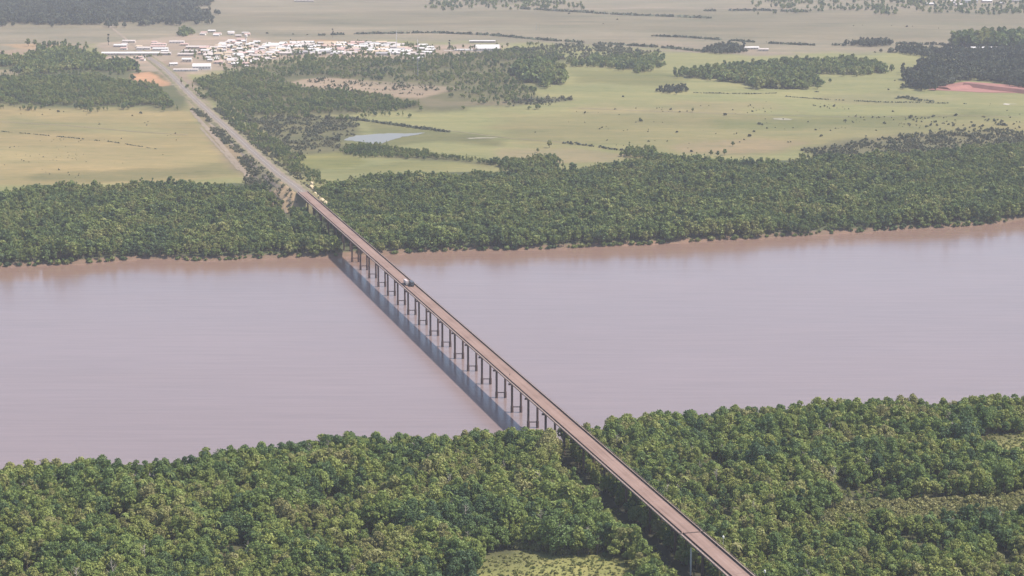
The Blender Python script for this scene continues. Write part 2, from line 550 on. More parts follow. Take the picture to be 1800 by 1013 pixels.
SRC_NEAR = sources('near_tree', LEAF, NEAR_SPECS)


def palm_mesh(seed):
    r = RS(seed); V, F, mi = [], [], []
    v, f = tube([(0, 0, -.5), (.3, .1, 5), (.5, .3, 10.5)], [.26, .2, .16]); V += list(v); F += [tuple(q) for q in f]; mi += [1] * len(f)
    for k in range(20):
        a = k * 2.4 + r.rand() * .5; up = .2 + 1.0 * r.rand(); L = 2.6 + r.rand()
        prev = None
        for i in range(5):
            t = i / 4; p = np.array([.5 + math.cos(a) * L * t, .3 + math.sin(a) * L * t, 10.5 + up * L * t * .8 - 2.6 * t * t]); w = .55 * (1 - .8 * t) * np.array([-math.sin(a), math.cos(a), 0])
            q = (p - w, p + w)
            if prev is not None:
                b = len(V); V += [prev[0], prev[1], q[1], q[0]]; F.append((b, b + 1, b + 2, b + 3)); mi.append(0)
            prev = q
    return np_mesh('palm', np.array(V), np.array(F), [LEAF, BARK], mi)


def bare_mesh(seed):
    r = RS(seed)
    V, F = tube([(0, 0, -.5), (.2, 0, 5), (.1, .3, 10), (.6, .4, 14)], [.34, .26, .17, .05])
    for k in range(16):
        z = 4.5 + 9 * r.rand(); a = r.rand() * 6.28; L = (15 - z) * .32 + .8
        st = np.array([.15, .1, z]); en = st + np.array([math.cos(a) * L, math.sin(a) * L, L * (.5 + .6 * r.rand())])
        v, f = tube([st, (st + en) / 2 + np.array([0, 0, -.2]), en], [.13, .09, .03], 4); F = np.concatenate([F, f + len(V)]); V = np.concatenate([V, v])
    return np_mesh('bare_tree', V, F, [PALEBARK])


PALEBARK = mat_mottled('pale_bark', (.36, .32, .27), .2, 1.5, .2)
SRC_NEAR += [bpy.data.objects.new('palm_source', palm_mesh(5)), bpy.data.objects.new('bare_source', bare_mesh(6))]
SRC_MID = sources('mid_tree', LEAF_FAR, MID_SPECS)
SRC_FAR = sources('far_tree', LEAF_FAR, FAR_SPECS)
SRC_DARK = sources('plantation_tree', LEAF_DARK, FAR_SPECS)
LEAF_OLIVE = mat_leaf('olive_leaf', [(.205, .220, .075), (.270, .262, .098), (.320, .295, .130)])
SRC_OLIVE = sources('olive_bush', LEAF_OLIVE, [((46, 2.6, 3.8, .2, 14, 260, .42), {'trunk': False}), ((47, 2.0, 3.0, .1, 11, 180, .40), {'trunk': False}), ((48, 3.2, 4.6, .4, 16, 320, .44), {'trunk': False})])
LEAF_WEED = mat_leaf('weed_leaf', [(.170, .195, .062), (.235, .245, .082), (.290, .280, .108)])
SRC_WEED = sources('weed_tuft', LEAF_WEED, [((44, 2.0, 1.8, .05, 9, 80, .5), {'trunk': False}), ((45, 2.8, 1.4, .05, 9, 90, .5), {'trunk': False})])
SRC_SCRUB = sources('scrub_bush', LEAF_SCRUB, [((41, 2.6, 3.6, .2, 7, 90, .8), {'trunk': False}), ((42, 1.9, 2.6, .1, 6, 60, .7), {'trunk': False}), ((43, 3.2, 5.5, .6, 8, 110, .9), {})])


def scatter_group(name, src):
    ng = bpy.data.node_groups.new(name, 'GeometryNodeTree')
    ng.interface.new_socket('Geometry', in_out='INPUT', socket_type='NodeSocketGeometry')
    ng.interface.new_socket('Geometry', in_out='OUTPUT', socket_type='NodeSocketGeometry')
    nd, lk = ng.nodes, ng.links
    gi, go = nd.new('NodeGroupInput'), nd.new('NodeGroupOutput')
    mp = nd.new('GeometryNodeMeshToPoints')
    lk.new(gi.outputs[0], mp.inputs['Mesh'])
    jn = nd.new('GeometryNodeJoinGeometry')
    for o in src:
        oi = nd.new('GeometryNodeObjectInfo'); oi.inputs['Object'].default_value = o
        g2 = nd.new('GeometryNodeGeometryToInstance')
        lk.new(oi.outputs['Geometry'], g2.inputs[0]); lk.new(g2.outputs[0], jn.inputs[0])
    ip = nd.new('GeometryNodeInstanceOnPoints')
    lk.new(mp.outputs[0], ip.inputs['Points']); lk.new(jn.outputs[0], ip.inputs['Instance'])
    ip.inputs['Pick Instance'].default_value = True

    def attr(nm, typ):
        a = nd.new('GeometryNodeInputNamedAttribute'); a.data_type = typ; a.inputs['Name'].default_value = nm
        return [s for s in a.outputs if s.enabled and s.name == 'Attribute'][0]
    lk.new(attr('pick', 'INT'), ip.inputs['Instance Index'])
    lk.new(attr('turn', 'FLOAT_VECTOR'), ip.inputs['Rotation'])
    lk.new(attr('size', 'FLOAT_VECTOR'), ip.inputs['Scale'])
    lk.new(ip.outputs[0], go.inputs[0])
    return ng


GROUPS = {}


def scatter(name, pts, pick, size, src, label, seed=0):
    """one stand of trees nobody could count"""
    n = len(pts)
    r = RS(seed)
    key = id(src)
    if key not in GROUPS: GROUPS[key] = scatter_group('stand', src)
    me = bpy.data.meshes.new(name)
    me.vertices.add(n); me.vertices.foreach_set('co', np.asarray(pts, np.float32).ravel())
    me.attributes.new('pick', 'INT', 'POINT').data.foreach_set('value', (len(src) - 1 - np.asarray(pick)).astype(np.int32))
    rot = np.zeros((n, 3), np.float32); rot[:, 2] = r.rand(n) * 6.283; rot[:, :2] = r.randn(n, 2) * .05
    me.attributes.new('turn', 'FLOAT_VECTOR', 'POINT').data.foreach_set('vector', rot.ravel())
    s = np.stack([size * (.9 + .25 * r.rand(n)), size * (.9 + .25 * r.rand(n)), size * (.9 + .25 * r.rand(n))], 1).astype(np.float32)
    me.attributes.new('size', 'FLOAT_VECTOR', 'POINT').data.foreach_set('vector', s.ravel())
    o = link(name, me, kind='stuff', label=label)
    m = o.modifiers.new('stand', 'NODES'); m.node_group = GROUPS[key]
    return o


def jgrid(pg, sp, seed, jit=.85):
    r = RS(seed)
    lo, hi = pg.min(0), pg.max(0)
    x, y = np.meshgrid(np.arange(lo[0], hi[0], sp), np.arange(lo[1], hi[1], sp * .9))
    x = x + (np.arange(x.shape[0]) % 2)[:, None] * sp / 2
    x = x.ravel() + (r.rand(x.size) - .5) * sp * jit; y = y.ravel() + (r.rand(y.size) - .5) * sp * jit
    return x, y


# -- near bank forest
def near_forest():
    nbx = np.linspace(-700, 900, 60)
    pg = np.concatenate([[(-480, 985), (480, 985)], np.stack([nbx, nb(nbx)], 1)[::-1]])
    pg = pg[(pg[:, 0] > -700)]
    x, y = jgrid(np.array([(-480, 840), (520, 1520)]), 4.5, 1, 1.25)
    r = RS(2)
    keep = (y < nb(x) - 1.5) & (np.abs(x) < y * .32 + 60)
    so, sn = side_of_axis(x, y)
    lim = np.interp(sn, [-9.5, -5, -3, -1.5, 0], [-25, -23, -19, -13, -11])
    keep &= ~((so > lim) & (so < np.interp(sn, [-9, -3, 0], [-4.5, -4.5, 6])))
    keep &= ~((np.abs(so) < 8) & (np.abs(sn - np.round(sn)) < .06))
    x, y = x[keep], y[keep]
    wx, wy = x + 10 * (vnoise(x, y, 25, 21) - .5), y + 18 * (vnoise(x, y, 25, 22) - .5)
    clear = inside(wx, wy, CLEAR[0]) | inside(wx, wy, CLEAR[1])
    olive = inside(wx, wy, OLIVE[0]) | (inside(wx, wy, OLIVE[1]) & (r.rand(len(x)) < .45))
    big = fbm(x, y, 70, 25, 3)
    size = .02 + .70 * big + .72 * vnoise(x, y, 36, 28) + .50 * vnoise(x, y, 15, 27) + .44 * (r.rand(len(x)) - .5)
    size = np.clip(size, .40, 1.6)
    so, sn = side_of_axis(x, y)
    size = np.where((so > -8) & (so < 11), np.minimum(size, .95), size)
    pick = r.choice(9, len(x), p=[.15, .14, .10, .13, .12, .09, .08, .07, .12])
    sh = olive | (r.rand(len(x)) < .05)
    pick[sh] = 9 + r.randint(0, 2, sh.sum()); size[sh] *= 1.25
    gone = clear & (r.rand(len(x)) < .97)
    pick[clear] = 10; size[clear] = .35 + .5 * r.rand(clear.sum())
    thin = ((vnoise(x, y, 16, 26) < .20) | (vnoise(x, y, 38, 29) < .13)) & ~olive
    low = thin | (r.rand(len(x)) < .04)
    pick[low] = 8 + r.randint(0, 3, low.sum()); size[low] = .55 + .5 * r.rand(low.sum())
    keep = ~gone & ~olive & ~(thin & (r.rand(len(x)) < .6))
    q_ = r.rand(len(x)); pick[(q_ < .022) & (pick < 9)] = 11; pick[(q_ > .988) & (pick < 9)] = 12
    size[pick == 11] = .9 + .3 * r.rand((pick == 11).sum()); size[pick == 12] = np.maximum(size[pick == 12], .8)
    size = np.where((q_ > .5) & (q_ < .53) & (pick < 9) & (y < nb(x) - 45), size * 1.25, size)
    size = np.clip(size, 0, 1.5); size = np.where(y > nb(x) - 40, np.minimum(size, 1.12), size)
    so, sn = side_of_axis(x, y); under = (so > -9) & (so < 12)
    pick[under & (pick > 10)] = 8; size[under] = np.minimum(size[under], .9)
    edge = (y > nb(x) - 16) & (pick < 9) & ~under
    pick[edge] = r.choice([0, 2, 4, 6, 0], edge.sum()); size[edge] = np.maximum(size[edge], .7)
    return x[keep], y[keep], pick[keep], size[keep], olive[keep]


NX, NY, NPICK, NSIZE, NOLIVE = near_forest()
NZ = gz(NX, NY) - .1
u, v = project(NX, NY, NZ + 9 * NSIZE)
so_, sn_ = side_of_axis(NX, NY)
vis = (u > -5) & (u < 1805) & (v < 1010) & (NPICK < 9)
order = np.argsort(np.where(vis, NX ** 2 + NY ** 2, 1e12))[:300]
for pu, pv in ((1264, 1052), (1214, 1012)):
    pp = P(pu, pv, 5); hide_ = (np.abs(NX - pp[0]) < 6.5) & (NY < pp[1] + 4) & (NY > pp[1] - 42); NSIZE[hide_] *= .38
single = np.zeros(len(NX), bool); single[order] = True

CROWNS, TRUNKS = [], []
for a, kw in NEAR_SPECS[:9]:
    V, F, TV, TF = tree_arrays(*a, **kw)
    CROWNS.append(np_mesh('crown', V, F, [LEAF])); TRUNKS.append(np_mesh('trunk', TV, TF, [BARK]))
rt = RS(50)
KIND = {0: 'rounded', 1: 'rounded', 2: 'broad', 3: 'slender', 4: 'low spreading', 5: 'tall narrow', 6: 'broad', 7: 'open crowned', 8: 'small young'}
for i in order:
    k = int(NPICK[i])
    left = so_[i] < 0
    where = 'left of the bridge' if left else 'right of the bridge'
    grp = f'{KIND[k]} trees at the near edge of the forest {where}'
    lab = f'{KIND[k]} green tree in the nearest rows of the forest {where}'
    t = empty('forest_tree', (NX[i], NY[i], NZ[i]), rt.rand() * 6.28, label=lab, cat='tree', group=grp)
    s = float(NSIZE[i]); t.scale = (s * (.92 + .2 * rt.rand()), s * (.92 + .2 * rt.rand()), s * (.92 + .2 * rt.rand()))
    link('crown', CROWNS[k], t); link('trunk', TRUNKS[k], t)
rest = ~single
for nm, sel, lab in (('forest', rest & (so_ < 0), 'dense green riverside forest on the near bank left of the bridge'), ('forest', rest & (so_ >= 0), 'dense green riverside forest on the near bank right of the bridge')):
    scatter(nm, np.stack([NX, NY, NZ], 1)[sel], NPICK[sel], NSIZE[sel], SRC_NEAR, lab, 3 if 'left' in lab else 4)


# grass tufts and low weeds of the near clearings and the cleared strip beside the bridge
def near_weeds():
    r = RS(8)
    X, Y = [], []
    for pg in CLEAR:
        x, y = jgrid(pg, 2.6, 9, 1.5); k = inside(x, y, pg); X.append(x[k]); Y.append(y[k])
    n = 900
    s = r.rand(n) * 8 - 9.3; o = -8 - 22 * r.rand(n)
    q = np.array([axis(a, b) for a, b in zip(s, o)])
    k = q[:, 1] < nb(q[:, 0]) - 4
    X.append(q[k, 0]); Y.append(q[k, 1])
    x, y = np.concatenate(X), np.concatenate(Y)
    return x, y, r.rand(len(x)) ** 2.2 * .6 + .14


def olive_scrub():
    X, Y = [], []
    for pg in OLIVE:
        x, y = jgrid(pg, 2.9, 19, 1.4)
        k = inside(x + 10 * (vnoise(x, y, 25, 21) - .5), y + 18 * (vnoise(x, y, 25, 22) - .5), pg)
        if pg is OLIVE[1]: k &= vnoise(x, y, 17, 23) < .62
        X.append(x[k]); Y.append(y[k])
    x, y = np.concatenate(X), np.concatenate(Y); so, sn = side_of_axis(x, y)
    k = (so > 9) | (so < -26)
    return x[k], y[k]


ox, oy = olive_scrub()
ro_ = RS(77)
scatter('undergrowth', np.stack([ox, oy, gz(ox, oy) - .1], 1), ro_.randint(0, 3, len(ox)), .55 + .55 * fbm(ox, oy, 20, 24) + .6 * ro_.rand(len(ox)) ** 2, SRC_OLIVE, 'olive brown scrub in openings of the near bank forest', 78)
wx, wy, ws = near_weeds()
scatter('undergrowth', np.stack([wx, wy, gz(wx, wy)], 1), RS(3).randint(0, 2, len(wx)), ws, SRC_WEED, 'low weeds and tufts in the grassy clearings of the near bank', 12)


# -- far bank forest
def far_forest():
    x, y = jgrid(FARFOREST, 6.0, 5, 1.1)
    r = RS(6)
    wx, wy = x + 16 * (fbm(x, y, 60, 31) - .5) * 2, y + 55 * (fbm(x, y, 70, 33) - .5) * 2
    wy = wy + np.interp(x, [-600, 50, 300], [34, 34, 22])
    back = inside(wx, wy, FARFOREST) | (inside(x, y, FARFOREST) & (y < fb(x) + 120))
    keep = back & (y > fb(x) - 1.0)
    so, sn = side_of_axis(x, y)
    keep &= ~((so > -10) & (so < 9.5))
    emb = sn > 22.0
    keep &= ~(emb & (np.abs(so) < np.interp(sn, [22, 24.5, 28], [30, 26, 20])) & (sn < 40))
    keep &= ~((sn > 20.9) & (sn <= 22.4) & (so < 0) & (so > -24) & (vnoise(x, y, 30, 35) > .25))
    x, y = x[keep], y[keep]
    back = y - fb(x)
    size = .60 + .55 * fbm(x, y, 60, 36) + .3 * (r.rand(len(x)) - .5)
    size *= np.interp(back, [0, 40, 300, 600], [1.12, 1.1, .95, .78]) * (.72 + .56 * vnoise(x, y, 33, 39))
    pick = r.randint(0, 6, len(x))
    size = np.where((r.rand(len(x)) < .03), size * 1.35, size)
    pick[back < 2.5] = 6
    low = vnoise(x, y, 45, 37) < .20
    pick[low & (r.rand(len(x)) < .7)] = 6
    keep = ~((vnoise(x, y, 20, 38) < .12) & (back > 30))
    return x[keep], y[keep], pick[keep], size[keep]


FX, FY, FP, FS = far_forest()
fz = np.minimum(gz(FX, FY), 4.5 + 0 * FX) - .2
fz = np.where(FY < fb(FX) + 9, np.interp(FY - fb(FX), [-1, 1, 5, 9], [-.6, -.2, 2.3, 4]), gz(FX, FY) - .1)
sof, snf = side_of_axis(FX, FY)
for sel, lab in ((sof < 0, 'dark green forest strip along the far bank left of the bridge'), (sof >= 0, 'dark green forest strip along the far bank right of the bridge')):
    scatter('forest', np.stack([FX, FY, fz], 1)[sel], FP[sel], FS[sel], SRC_MID, lab, 13)

# -- woods beyond
WOODS = [  # name, pixel polygon, spacing, sources, size, label, thinning
    ('woods', [(-200, 190), (0, 182), (100, 188), (200, 190), (322, 190), (328, 165), (305, 152), (250, 152), (150, 136), (0, 138), (-200, 150)], 8, 'mid', .68, 'bushy green woods between the tan field and the dirt clearing left of the road', .34),
    ('woods', [(40, 132), (130, 122), (200, 126), (262, 124), (240, 112), (180, 110), (130, 86), (60, 92), (40, 112)], 9.5, 'far', .95, 'dark woods just left of the town beside the long white shed', .1),
    ('woods', [(-200, 122), (0, 116), (40, 118), (46, 106), (0, 104), (-200, 110)], 9.5, 'far', 1.0, 'dark green tree belt at the far left below pale dirt', .1),
    ('woods', [(350, 160), (395, 190), (440, 205), (600, 200), (700, 196), (735, 186), (690, 178), (620, 165), (520, 156), (490, 148), (420, 130), (360, 142)], 8, 'mid', .62, 'dark green woods right of the road in front of the bare patch', .36),
    ('woods', [(400, 128), (500, 104), (700, 105), (800, 98), (900, 90), (1000, 100), (960, 112), (900, 128), (905, 146), (930, 160), (960, 176), (860, 184), (790, 168), (810, 153), (700, 144), (560, 134), (480, 142)], 10, 'mid', .62, 'grey green woods spreading between the white roofed town and the bare patch', .50),
    ('woods', [(905, 128), (930, 118), (985, 124), (988, 146), (960, 149), (920, 146)], 10, 'far', 1.5, 'tall dark clump of trees at the left edge of the green fields', .05),
    ('woods', [(1008, 112), (1060, 105), (1160, 104), (1165, 114), (1130, 128), (1060, 120), (1010, 118)], 10, 'far', .95, 'loose tree belt across the pale fields right of the tall clump', .3),
    ('woods', [(1200, 136), (1260, 128), (1330, 124), (1420, 116), (1425, 150), (1400, 157), (1330, 152), (1270, 145), (1230, 140)], 9.5, 'far', 1.3, 'broad dark wood in the middle of the right hand green fields', .22),
    ('woods', [(1415, 118), (1470, 112), (1530, 116), (1560, 122), (1558, 130), (1500, 131), (1430, 132)], 10, 'far', 1.2, 'thin tail of trees running right from the broad dark wood', .15),
    ('woods', [(1588, 150), (1600, 130), (1650, 118), (1750, 112), (1950, 110), (1950, 160), (1780, 150), (1720, 141), (1690, 142), (1640, 158), (1610, 158)], 9, 'dark', 1.25, 'large dark wood behind the red earth bank', .26),
    ('woods', [(1555, 94), (1600, 88), (1660, 92), (1950, 84), (1950, 118), (1750, 112), (1680, 108), (1610, 98)], 10.5, 'dark', 1.0, 'dark wood on the right behind the large wood', .1),
    ('woods', [(1676, 82), (1700, 78), (1708, 82), (1716, 78), (1760, 74), (1950, 74), (1950, 84), (1720, 84)], 11, 'far', 2.3, 'tall grey green plantation on the far right skyline of trees', .12),
    ('woods', [(1155, 163), (1170, 158), (1205, 157), (1217, 162), (1190, 165)], 8, 'dark', .7, 'small lens shaped thicket in the green field', .0),
    ('woods', [(1480, 81), (1520, 76), (1565, 76), (1570, 81), (1530, 83)], 11, 'dark', 1.0, 'small dark copse on the hedge line of the far pink field', .05),
    ('woods', [(1240, 92), (1262, 84), (1300, 84), (1310, 93), (1270, 96)], 10, 'dark', .95, 'round dark copse beside the pale farmyard', .05),
    ('woods', [(308, 62), (320, 58), (338, 57), (342, 61), (325, 64)], 11, 'far', 1.1, 'grey green copse standing behind the town', .05),
    ('woods', [(-400, 46), (0, 40), (60, 44), (120, 45), (176, 46), (176, 36), (190, 35), (200, 41), (290, 39), (366, 36), (370, 26), (340, 21), (262, 17), (250, 13), (300, 14), (366, 12), (370, 3), (330, -16), (-400, -20)], 13, 'dark', 1.35, 'blue grey eucalyptus plantation at the upper left', .0),
    ('woods', [(752, 15), (800, 17), (900, 16), (1010, 18), (1030, 12), (960, 4), (860, 0), (760, 2)], 18, 'far', 1.0, 'hazy line of trees far beyond the pale fields', .62),
    ('woods', [(1350, 24), (1480, 20), (1560, 25), (1620, 27), (1720, 24), (1950, 25), (1950, -6), (1350, -6)], 20, 'far', 1.0, 'hazy scattered trees on the far plain at the upper right', .66),
    ('undergrowth', [(430, 206), (620, 207), (640, 222), (605, 246), (600, 262), (560, 268), (515, 275), (520, 300), (505, 305), (470, 262)], 6.0, 'scrub', 1.05, 'olive scrub on the low ground right of the road', .5),
    ('undergrowth', [(600, 266), (640, 255), (700, 262), (780, 276), (860, 288), (850, 293), (760, 280), (700, 278), (640, 280)], 6.5, 'mid', .5, 'dark thicket band below the pond', .08),
    ('undergrowth', [(860, 290), (980, 280), (1000, 290), (960, 300), (880, 304)], 6.5, 'mid', .7, 'dark thicket at the back edge of the far forest', .1),
    ('undergrowth', [(1085, 274), (1110, 266), (1150, 266), (1150, 276), (1110, 280)], 6.5, 'mid', .7, 'dark thicket at the tip of the far forest beside the tan field', .1),
    ('undergrowth', [(900, 178), (960, 170), (1000, 174), (1005, 178), (960, 186), (905, 188)], 8, 'scrub', 1.0, 'patch of scrub at the left edge of the green field', .3),
    ('undergrowth', [(1410, 266), (1560, 242), (1740, 226), (1830, 236), (1830, 256), (1600, 272), (1420, 276)], 6, 'scrub', 1.0, 'thin scrub behind the far forest on the right', .45),
    ('undergrowth', [(1490, 214), (1560, 204), (1680, 210), (1790, 205), (1790, 228), (1640, 228), (1500, 224)], 8, 'scrub', .8, 'scattered small bushes in the right hand field', .66),
    ('undergrowth', [(980, 190), (1200, 178), (1500, 186), (1800, 180), (1830, 235), (1500, 250), (1200, 262), (1000, 245)], 12, 'scrub', .62, 'tiny bushes and weed tufts spread over the right hand fields', .80),
    ('undergrowth', [(0, 196), (300, 200), (380, 262), (400, 296), (200, 310), (0, 318)], 12, 'scrub', .40, 'weed tufts spread over the tan field', .80),
    ('undergrowth', [(510, 150), (560, 138), (690, 147), (790, 151), (745, 170), (620, 160)], 9, 'scrub', .9, 'scattered bushes on the pinkish bare patch', .58),
    ('undergrowth', [(800, 100), (1000, 76), (1160, 92), (1150, 100), (1010, 108)], 12, 'scrub', 1.4, 'rough scrub between the pale sheds and the fields', .35),
    ('undergrowth', [(420, 322), (470, 306), (500, 322), (510, 345), (480, 350), (440, 335)], 6, 'scrub', 1.0, 'scrub on the left slope of the road embankment', .3),
    ('undergrowth', [(350, 150), (372, 178), (430, 236), (520, 310), (560, 330), (575, 318), (500, 262), (440, 212), (375, 160)], 7, 'mid', .5, 'line of bushes along the right foot of the road embankment', .3),
    ('undergrowth', [(480, 100), (500, 76), (700, 77), (770, 84), (760, 100), (600, 102)], 13, 'far', .5, 'small trees between the white roofed sheds', .45),
    ('undergrowth', [(170, 112), (250, 100), (300, 92), (480, 78), (500, 92), (480, 108), (400, 118), (300, 96)], 12, 'far', .55, 'garden trees scattered among the town houses', .58),
]
SRCS = {'mid': SRC_MID, 'far': SRC_FAR, 'dark': SRC_DARK, 'scrub': SRC_SCRUB}
ROADKEEP = []
for i, (nm, px, sp, src, size, lab, thin) in enumerate(WOODS):
    pg = poly(px)
    ext = np.array([pg.min(0) - 60, pg.max(0) + 160])
    x, y = jgrid(ext, sp, 100 + i)
    r = RS(200 + i)
    w = min(26, .16 * (pg[:, 1].max() - pg[:, 1].min()))
    ok = inside(x + 2 * w * (fbm(x, y, 45, 140 + i) - .5), y + 3.5 * w * (fbm(x, y, 45, 160 + i) - .5), pg)
    if thin: ok &= vnoise(x, y, 3.2 * sp, 180 + i) * .6 + r.rand(len(x)) * .4 > thin
    if nm == 'woods' and len(pg) > 4:
        cen = pg.mean(0)
        ok |= inside(cen[0] + (x - cen[0]) / 1.12, cen[1] + (y - cen[1]) / 1.45, pg) & (vnoise(x, y, 2.5 * sp, 181 + i) > .70) & (r.rand(len(x)) < .5)
        soq, snq = side_of_axis(x, y); ok &= ~((np.abs(soq - np.interp(snq, [24, 60], [0, -14])) < 24) & (snq > 20) & (snq < 82))
    x, y = x[ok], y[ok]
    if not len(x): continue
    S = SRCS[src]
    pick = r.randint(0, len(S) - (0 if src == 'scrub' else 1), len(x))
    sz = size * (.6 + .5 * fbm(x, y, 50, 190 + i) + .4 * r.rand(len(x)))
    if src == 'scrub': sz = size * (.22 + .55 * fbm(x, y, 30, 190 + i) + .75 * r.rand(len(x)) ** 2.5)
    scatter(nm, np.stack([x, y, gz(x, y) - .2], 1), pick, sz, S, lab, 300 + i)

# -- single trees, bushes and hedges of the fields
FV, FF_, FTV, FTF = tree_arrays(61, 5.0, 11.0, 3.0, 10, 260, .85)
FIELD_CROWN = np_mesh('crown', FV, FF_, [LEAF_FAR]); FIELD_TRUNK = np_mesh('trunk', FTV, FTF, [BARK])
PV, PF, PTV, PTF = tree_arrays(62, 2.3, 17.0, 3.0, 9, 200, .8, slim=.6)
POP_CROWN = np_mesh('crown', PV, PF, [LEAF_DARK]); POP_TRUNK = np_mesh('trunk', PTV, PTF, [BARK])
BV, BF, BTV, BTF = tree_arrays(63, 3.0, 3.8, .2, 8, 130, .8, trunk=False)
BUSH = np_mesh('bush', BV, BF, [LEAF_DARK])


def field_tree(u, v, s, label, group=None, pop=False):
    p = P(u, v)
    t = empty('slender_tree' if pop else 'field_tree', (p[0], p[1], float(gz(p[0], p[1])) - .1), u, label=label, cat='tree', group=group)
    t.scale = (s, s, s)
    link('crown', POP_CROWN if pop else FIELD_CROWN, t); link('trunk', POP_TRUNK if pop else FIELD_TRUNK, t)


for u, v, s, lab in [(966, 260, 1.05, 'lone green tree in the tan grass between the pond and the hedge line'), (1125, 213, .55, 'small dark tree alone in the middle of the wide tan field'), (1250, 274, .8, 'dark tree at the back edge of the far forest, first of three'),
                     (1262, 275, .75, 'dark tree at the back edge of the far forest, middle of three'), (1274, 273, .85, 'dark tree at the back edge of the far forest, last of three'), (1288, 257, .7, 'small tree at the lower end of the dotted bush line'),
                     (1602, 245, .75, 'small tree near the scrub behind the far forest'), (1459, 146, .8, 'lone tree in the green field right of the broad dark wood'), (1218, 197, .65, 'pair of crowns like one small bush tree in the tan field'),
                     (1190, 138, .9, 'small tree at the left tip of the broad dark wood'), (50, 82, 1.6, 'round tree on the left beside the orange dirt strip'), (62, 82, 1.4, 'round tree right beside its twin by the orange dirt strip'),
                     (115, 80, 1.1, 'small round tree at the right end of the orange dirt strip'), (945, 268, .6, 'little dark tree by the back edge of the far forest below the lone tree')]:
    field_tree(u, v, s, lab)
for u, v, s, lab in [(191, 80, 1.5, 'cone shaped dark tree just above the long white shed'), (585, 66, 1.2, 'slim dark tree alone in the pink field above the white sheds'), (790, 88, 1.3, 'pointed dark tree at the right end of the town'), (1036, 100, 1.1, 'slim tree at the left of the loose tree belt'),
                     (844, 89, .8, 'small pointed tree in front of the big white hall'), (1646, 122, 1.7, 'tall slim tree rising above the large dark wood')]:
    field_tree(u, v, s, lab, pop=True)
rb = RS(70)
BUSHES = [(1126, 213), (1095, 171), (1005, 176), (1275, 203), (1562, 158), (1573, 142), (1190, 233), (941, 233), (1067, 247), (1443, 240), (1522, 240), (1653, 246), (1500, 216), (1555, 218), (1610, 206), (1708, 216), (1711, 223), (1727, 223), (1770, 195), (1776, 207), (1765, 221),
          (1782, 219), (1680, 204), (1640, 206), (1540, 230), (1460, 230), (1434, 229), (1518, 207), (1377, 210), (1334, 219), (1340, 220), (1348, 226), (1325, 232), (1318, 240), (1308, 246), (1300, 250), (1215, 267), (1538, 93), (1500, 46), (1516, 45), (1567, 46), (1594, 48), (1604, 47),
          (25, 187), (43, 190), (61, 193), (88, 193), (103, 197), (112, 197), (147, 196), (248, 200), (1650, 50), (470, 60), (515, 61), (540, 62), (511, 71), (1085, 35), (1060, 42), (1230, 30), (870, 150), (853, 152), (990, 172), (1000, 25)]
DONE = {}
for u, v in BUSHES:
    p = P(u, v)
    reg = 'the tan field left of the road' if u < 330 else ('the pale fields beyond the town' if v < 100 else ('the wide field between the pond and the woods' if u < 1150 else ('the right hand fields, below the red earth bank' if v > 185 else 'the green field near the broad dark wood')))
    o = link('bush', BUSH, None, label=f'small dark bush dotted in {reg}', cat='bush', group=f'bushes in {reg}')
    o.location = (p[0], p[1], float(gz(p[0], p[1])) - .1)
    s = .35 + .75 * rb.rand() ** 1.5; o.scale = (s * 1.2, s, s); o.rotation_euler = (0, 0, rb.rand() * 6)


def hedge(px, w, h, label, seed, mat=LEAF_DARK, step=2.2, gap=.12):
    pts = [P(u, v) for u, v in px]
    r = RS(seed); V = []
    for a, b in zip(pts[:-1], pts[1:]):
        L = np.linalg.norm(b - a); n = int(L / step * 3)
        t = r.rand(n); q = a + (b - a) * t[:, None]
        k = vnoise(q[:, 0], q[:, 1], 22, seed) > gap
        q = q[k]; n = len(q)
        hh = h * (.4 + .9 * vnoise(q[:, 0], q[:, 1], 14, seed + 1))
        c = q + np.stack([r.randn(n) * w * .35, r.randn(n) * w * .35, hh * (.25 + .75 * r.rand(n)) + gz(q[:, 0], q[:, 1]) - q[:, 2]], 1)
        nn = r.randn(n, 3); nn[:, 2] += .6; nn /= np.linalg.norm(nn, axis=1)[:, None]
        tt = np.cross(nn, r.randn(n, 3)); tt /= np.linalg.norm(tt, axis=1)[:, None]; bb = np.cross(nn, tt)
        s = (w * .36 * (.6 + .7 * r.rand(n)))[:, None]
        V.append(np.stack([c - tt * s - bb * s, c + tt * s - bb * s, c + tt * s + bb * s, c - tt * s + bb * s], 1).reshape(-1, 3))
    V = np.concatenate(V); o0 = np.append(pts[0][:2], 0)
    me = np_mesh('hedge', V - o0, np.arange(len(V)).reshape(-1, 4), [mat])
    o = link('hedge', me, None, label=label, cat='hedge'); o.location = o0


hedge([(612, 209), (640, 213), (690, 220), (740, 227), (790, 233)], 5, 3.2, 'dark straight hedge running above the pond', 400, gap=.02)
hedge([(990, 252), (1030, 256), (1075, 263), (1110, 266)], 3.5, 2.5, 'low dark hedge right of the lone green tree', 402)
hedge([(560, 63), (640, 60), (760, 58), (860, 62), (960, 71), (1030, 76), (1160, 84), (1240, 92)], 9, 3.2, 'long dark hedge behind the white sheds and pale fields', 404, gap=.3, step=3.2)
hedge([(1145, 64), (1200, 66), (1290, 72), (1350, 77), (1440, 81), (1480, 80)], 8, 3.0, 'long dark hedge crossing the pink fields at upper right', 406, gap=.3, step=3.2)
hedge([(1570, 77), (1650, 79), (1690, 82)], 8, 4.5, 'dark hedge between the small copse and the tall plantation', 408, gap=.3, step=3)
hedge([(1350, 168), (1440, 175), (1540, 180), (1620, 181), (1700, 183)], 2.6, 1.6, 'thin dark hedge across the green field below the broad wood', 410, gap=.3)
hedge([(1220, 164), (1320, 166), (1400, 163), (1440, 162)], 2.6, 1.6, 'thin dark ditch hedge right of the lens shaped thicket', 412, gap=.25)
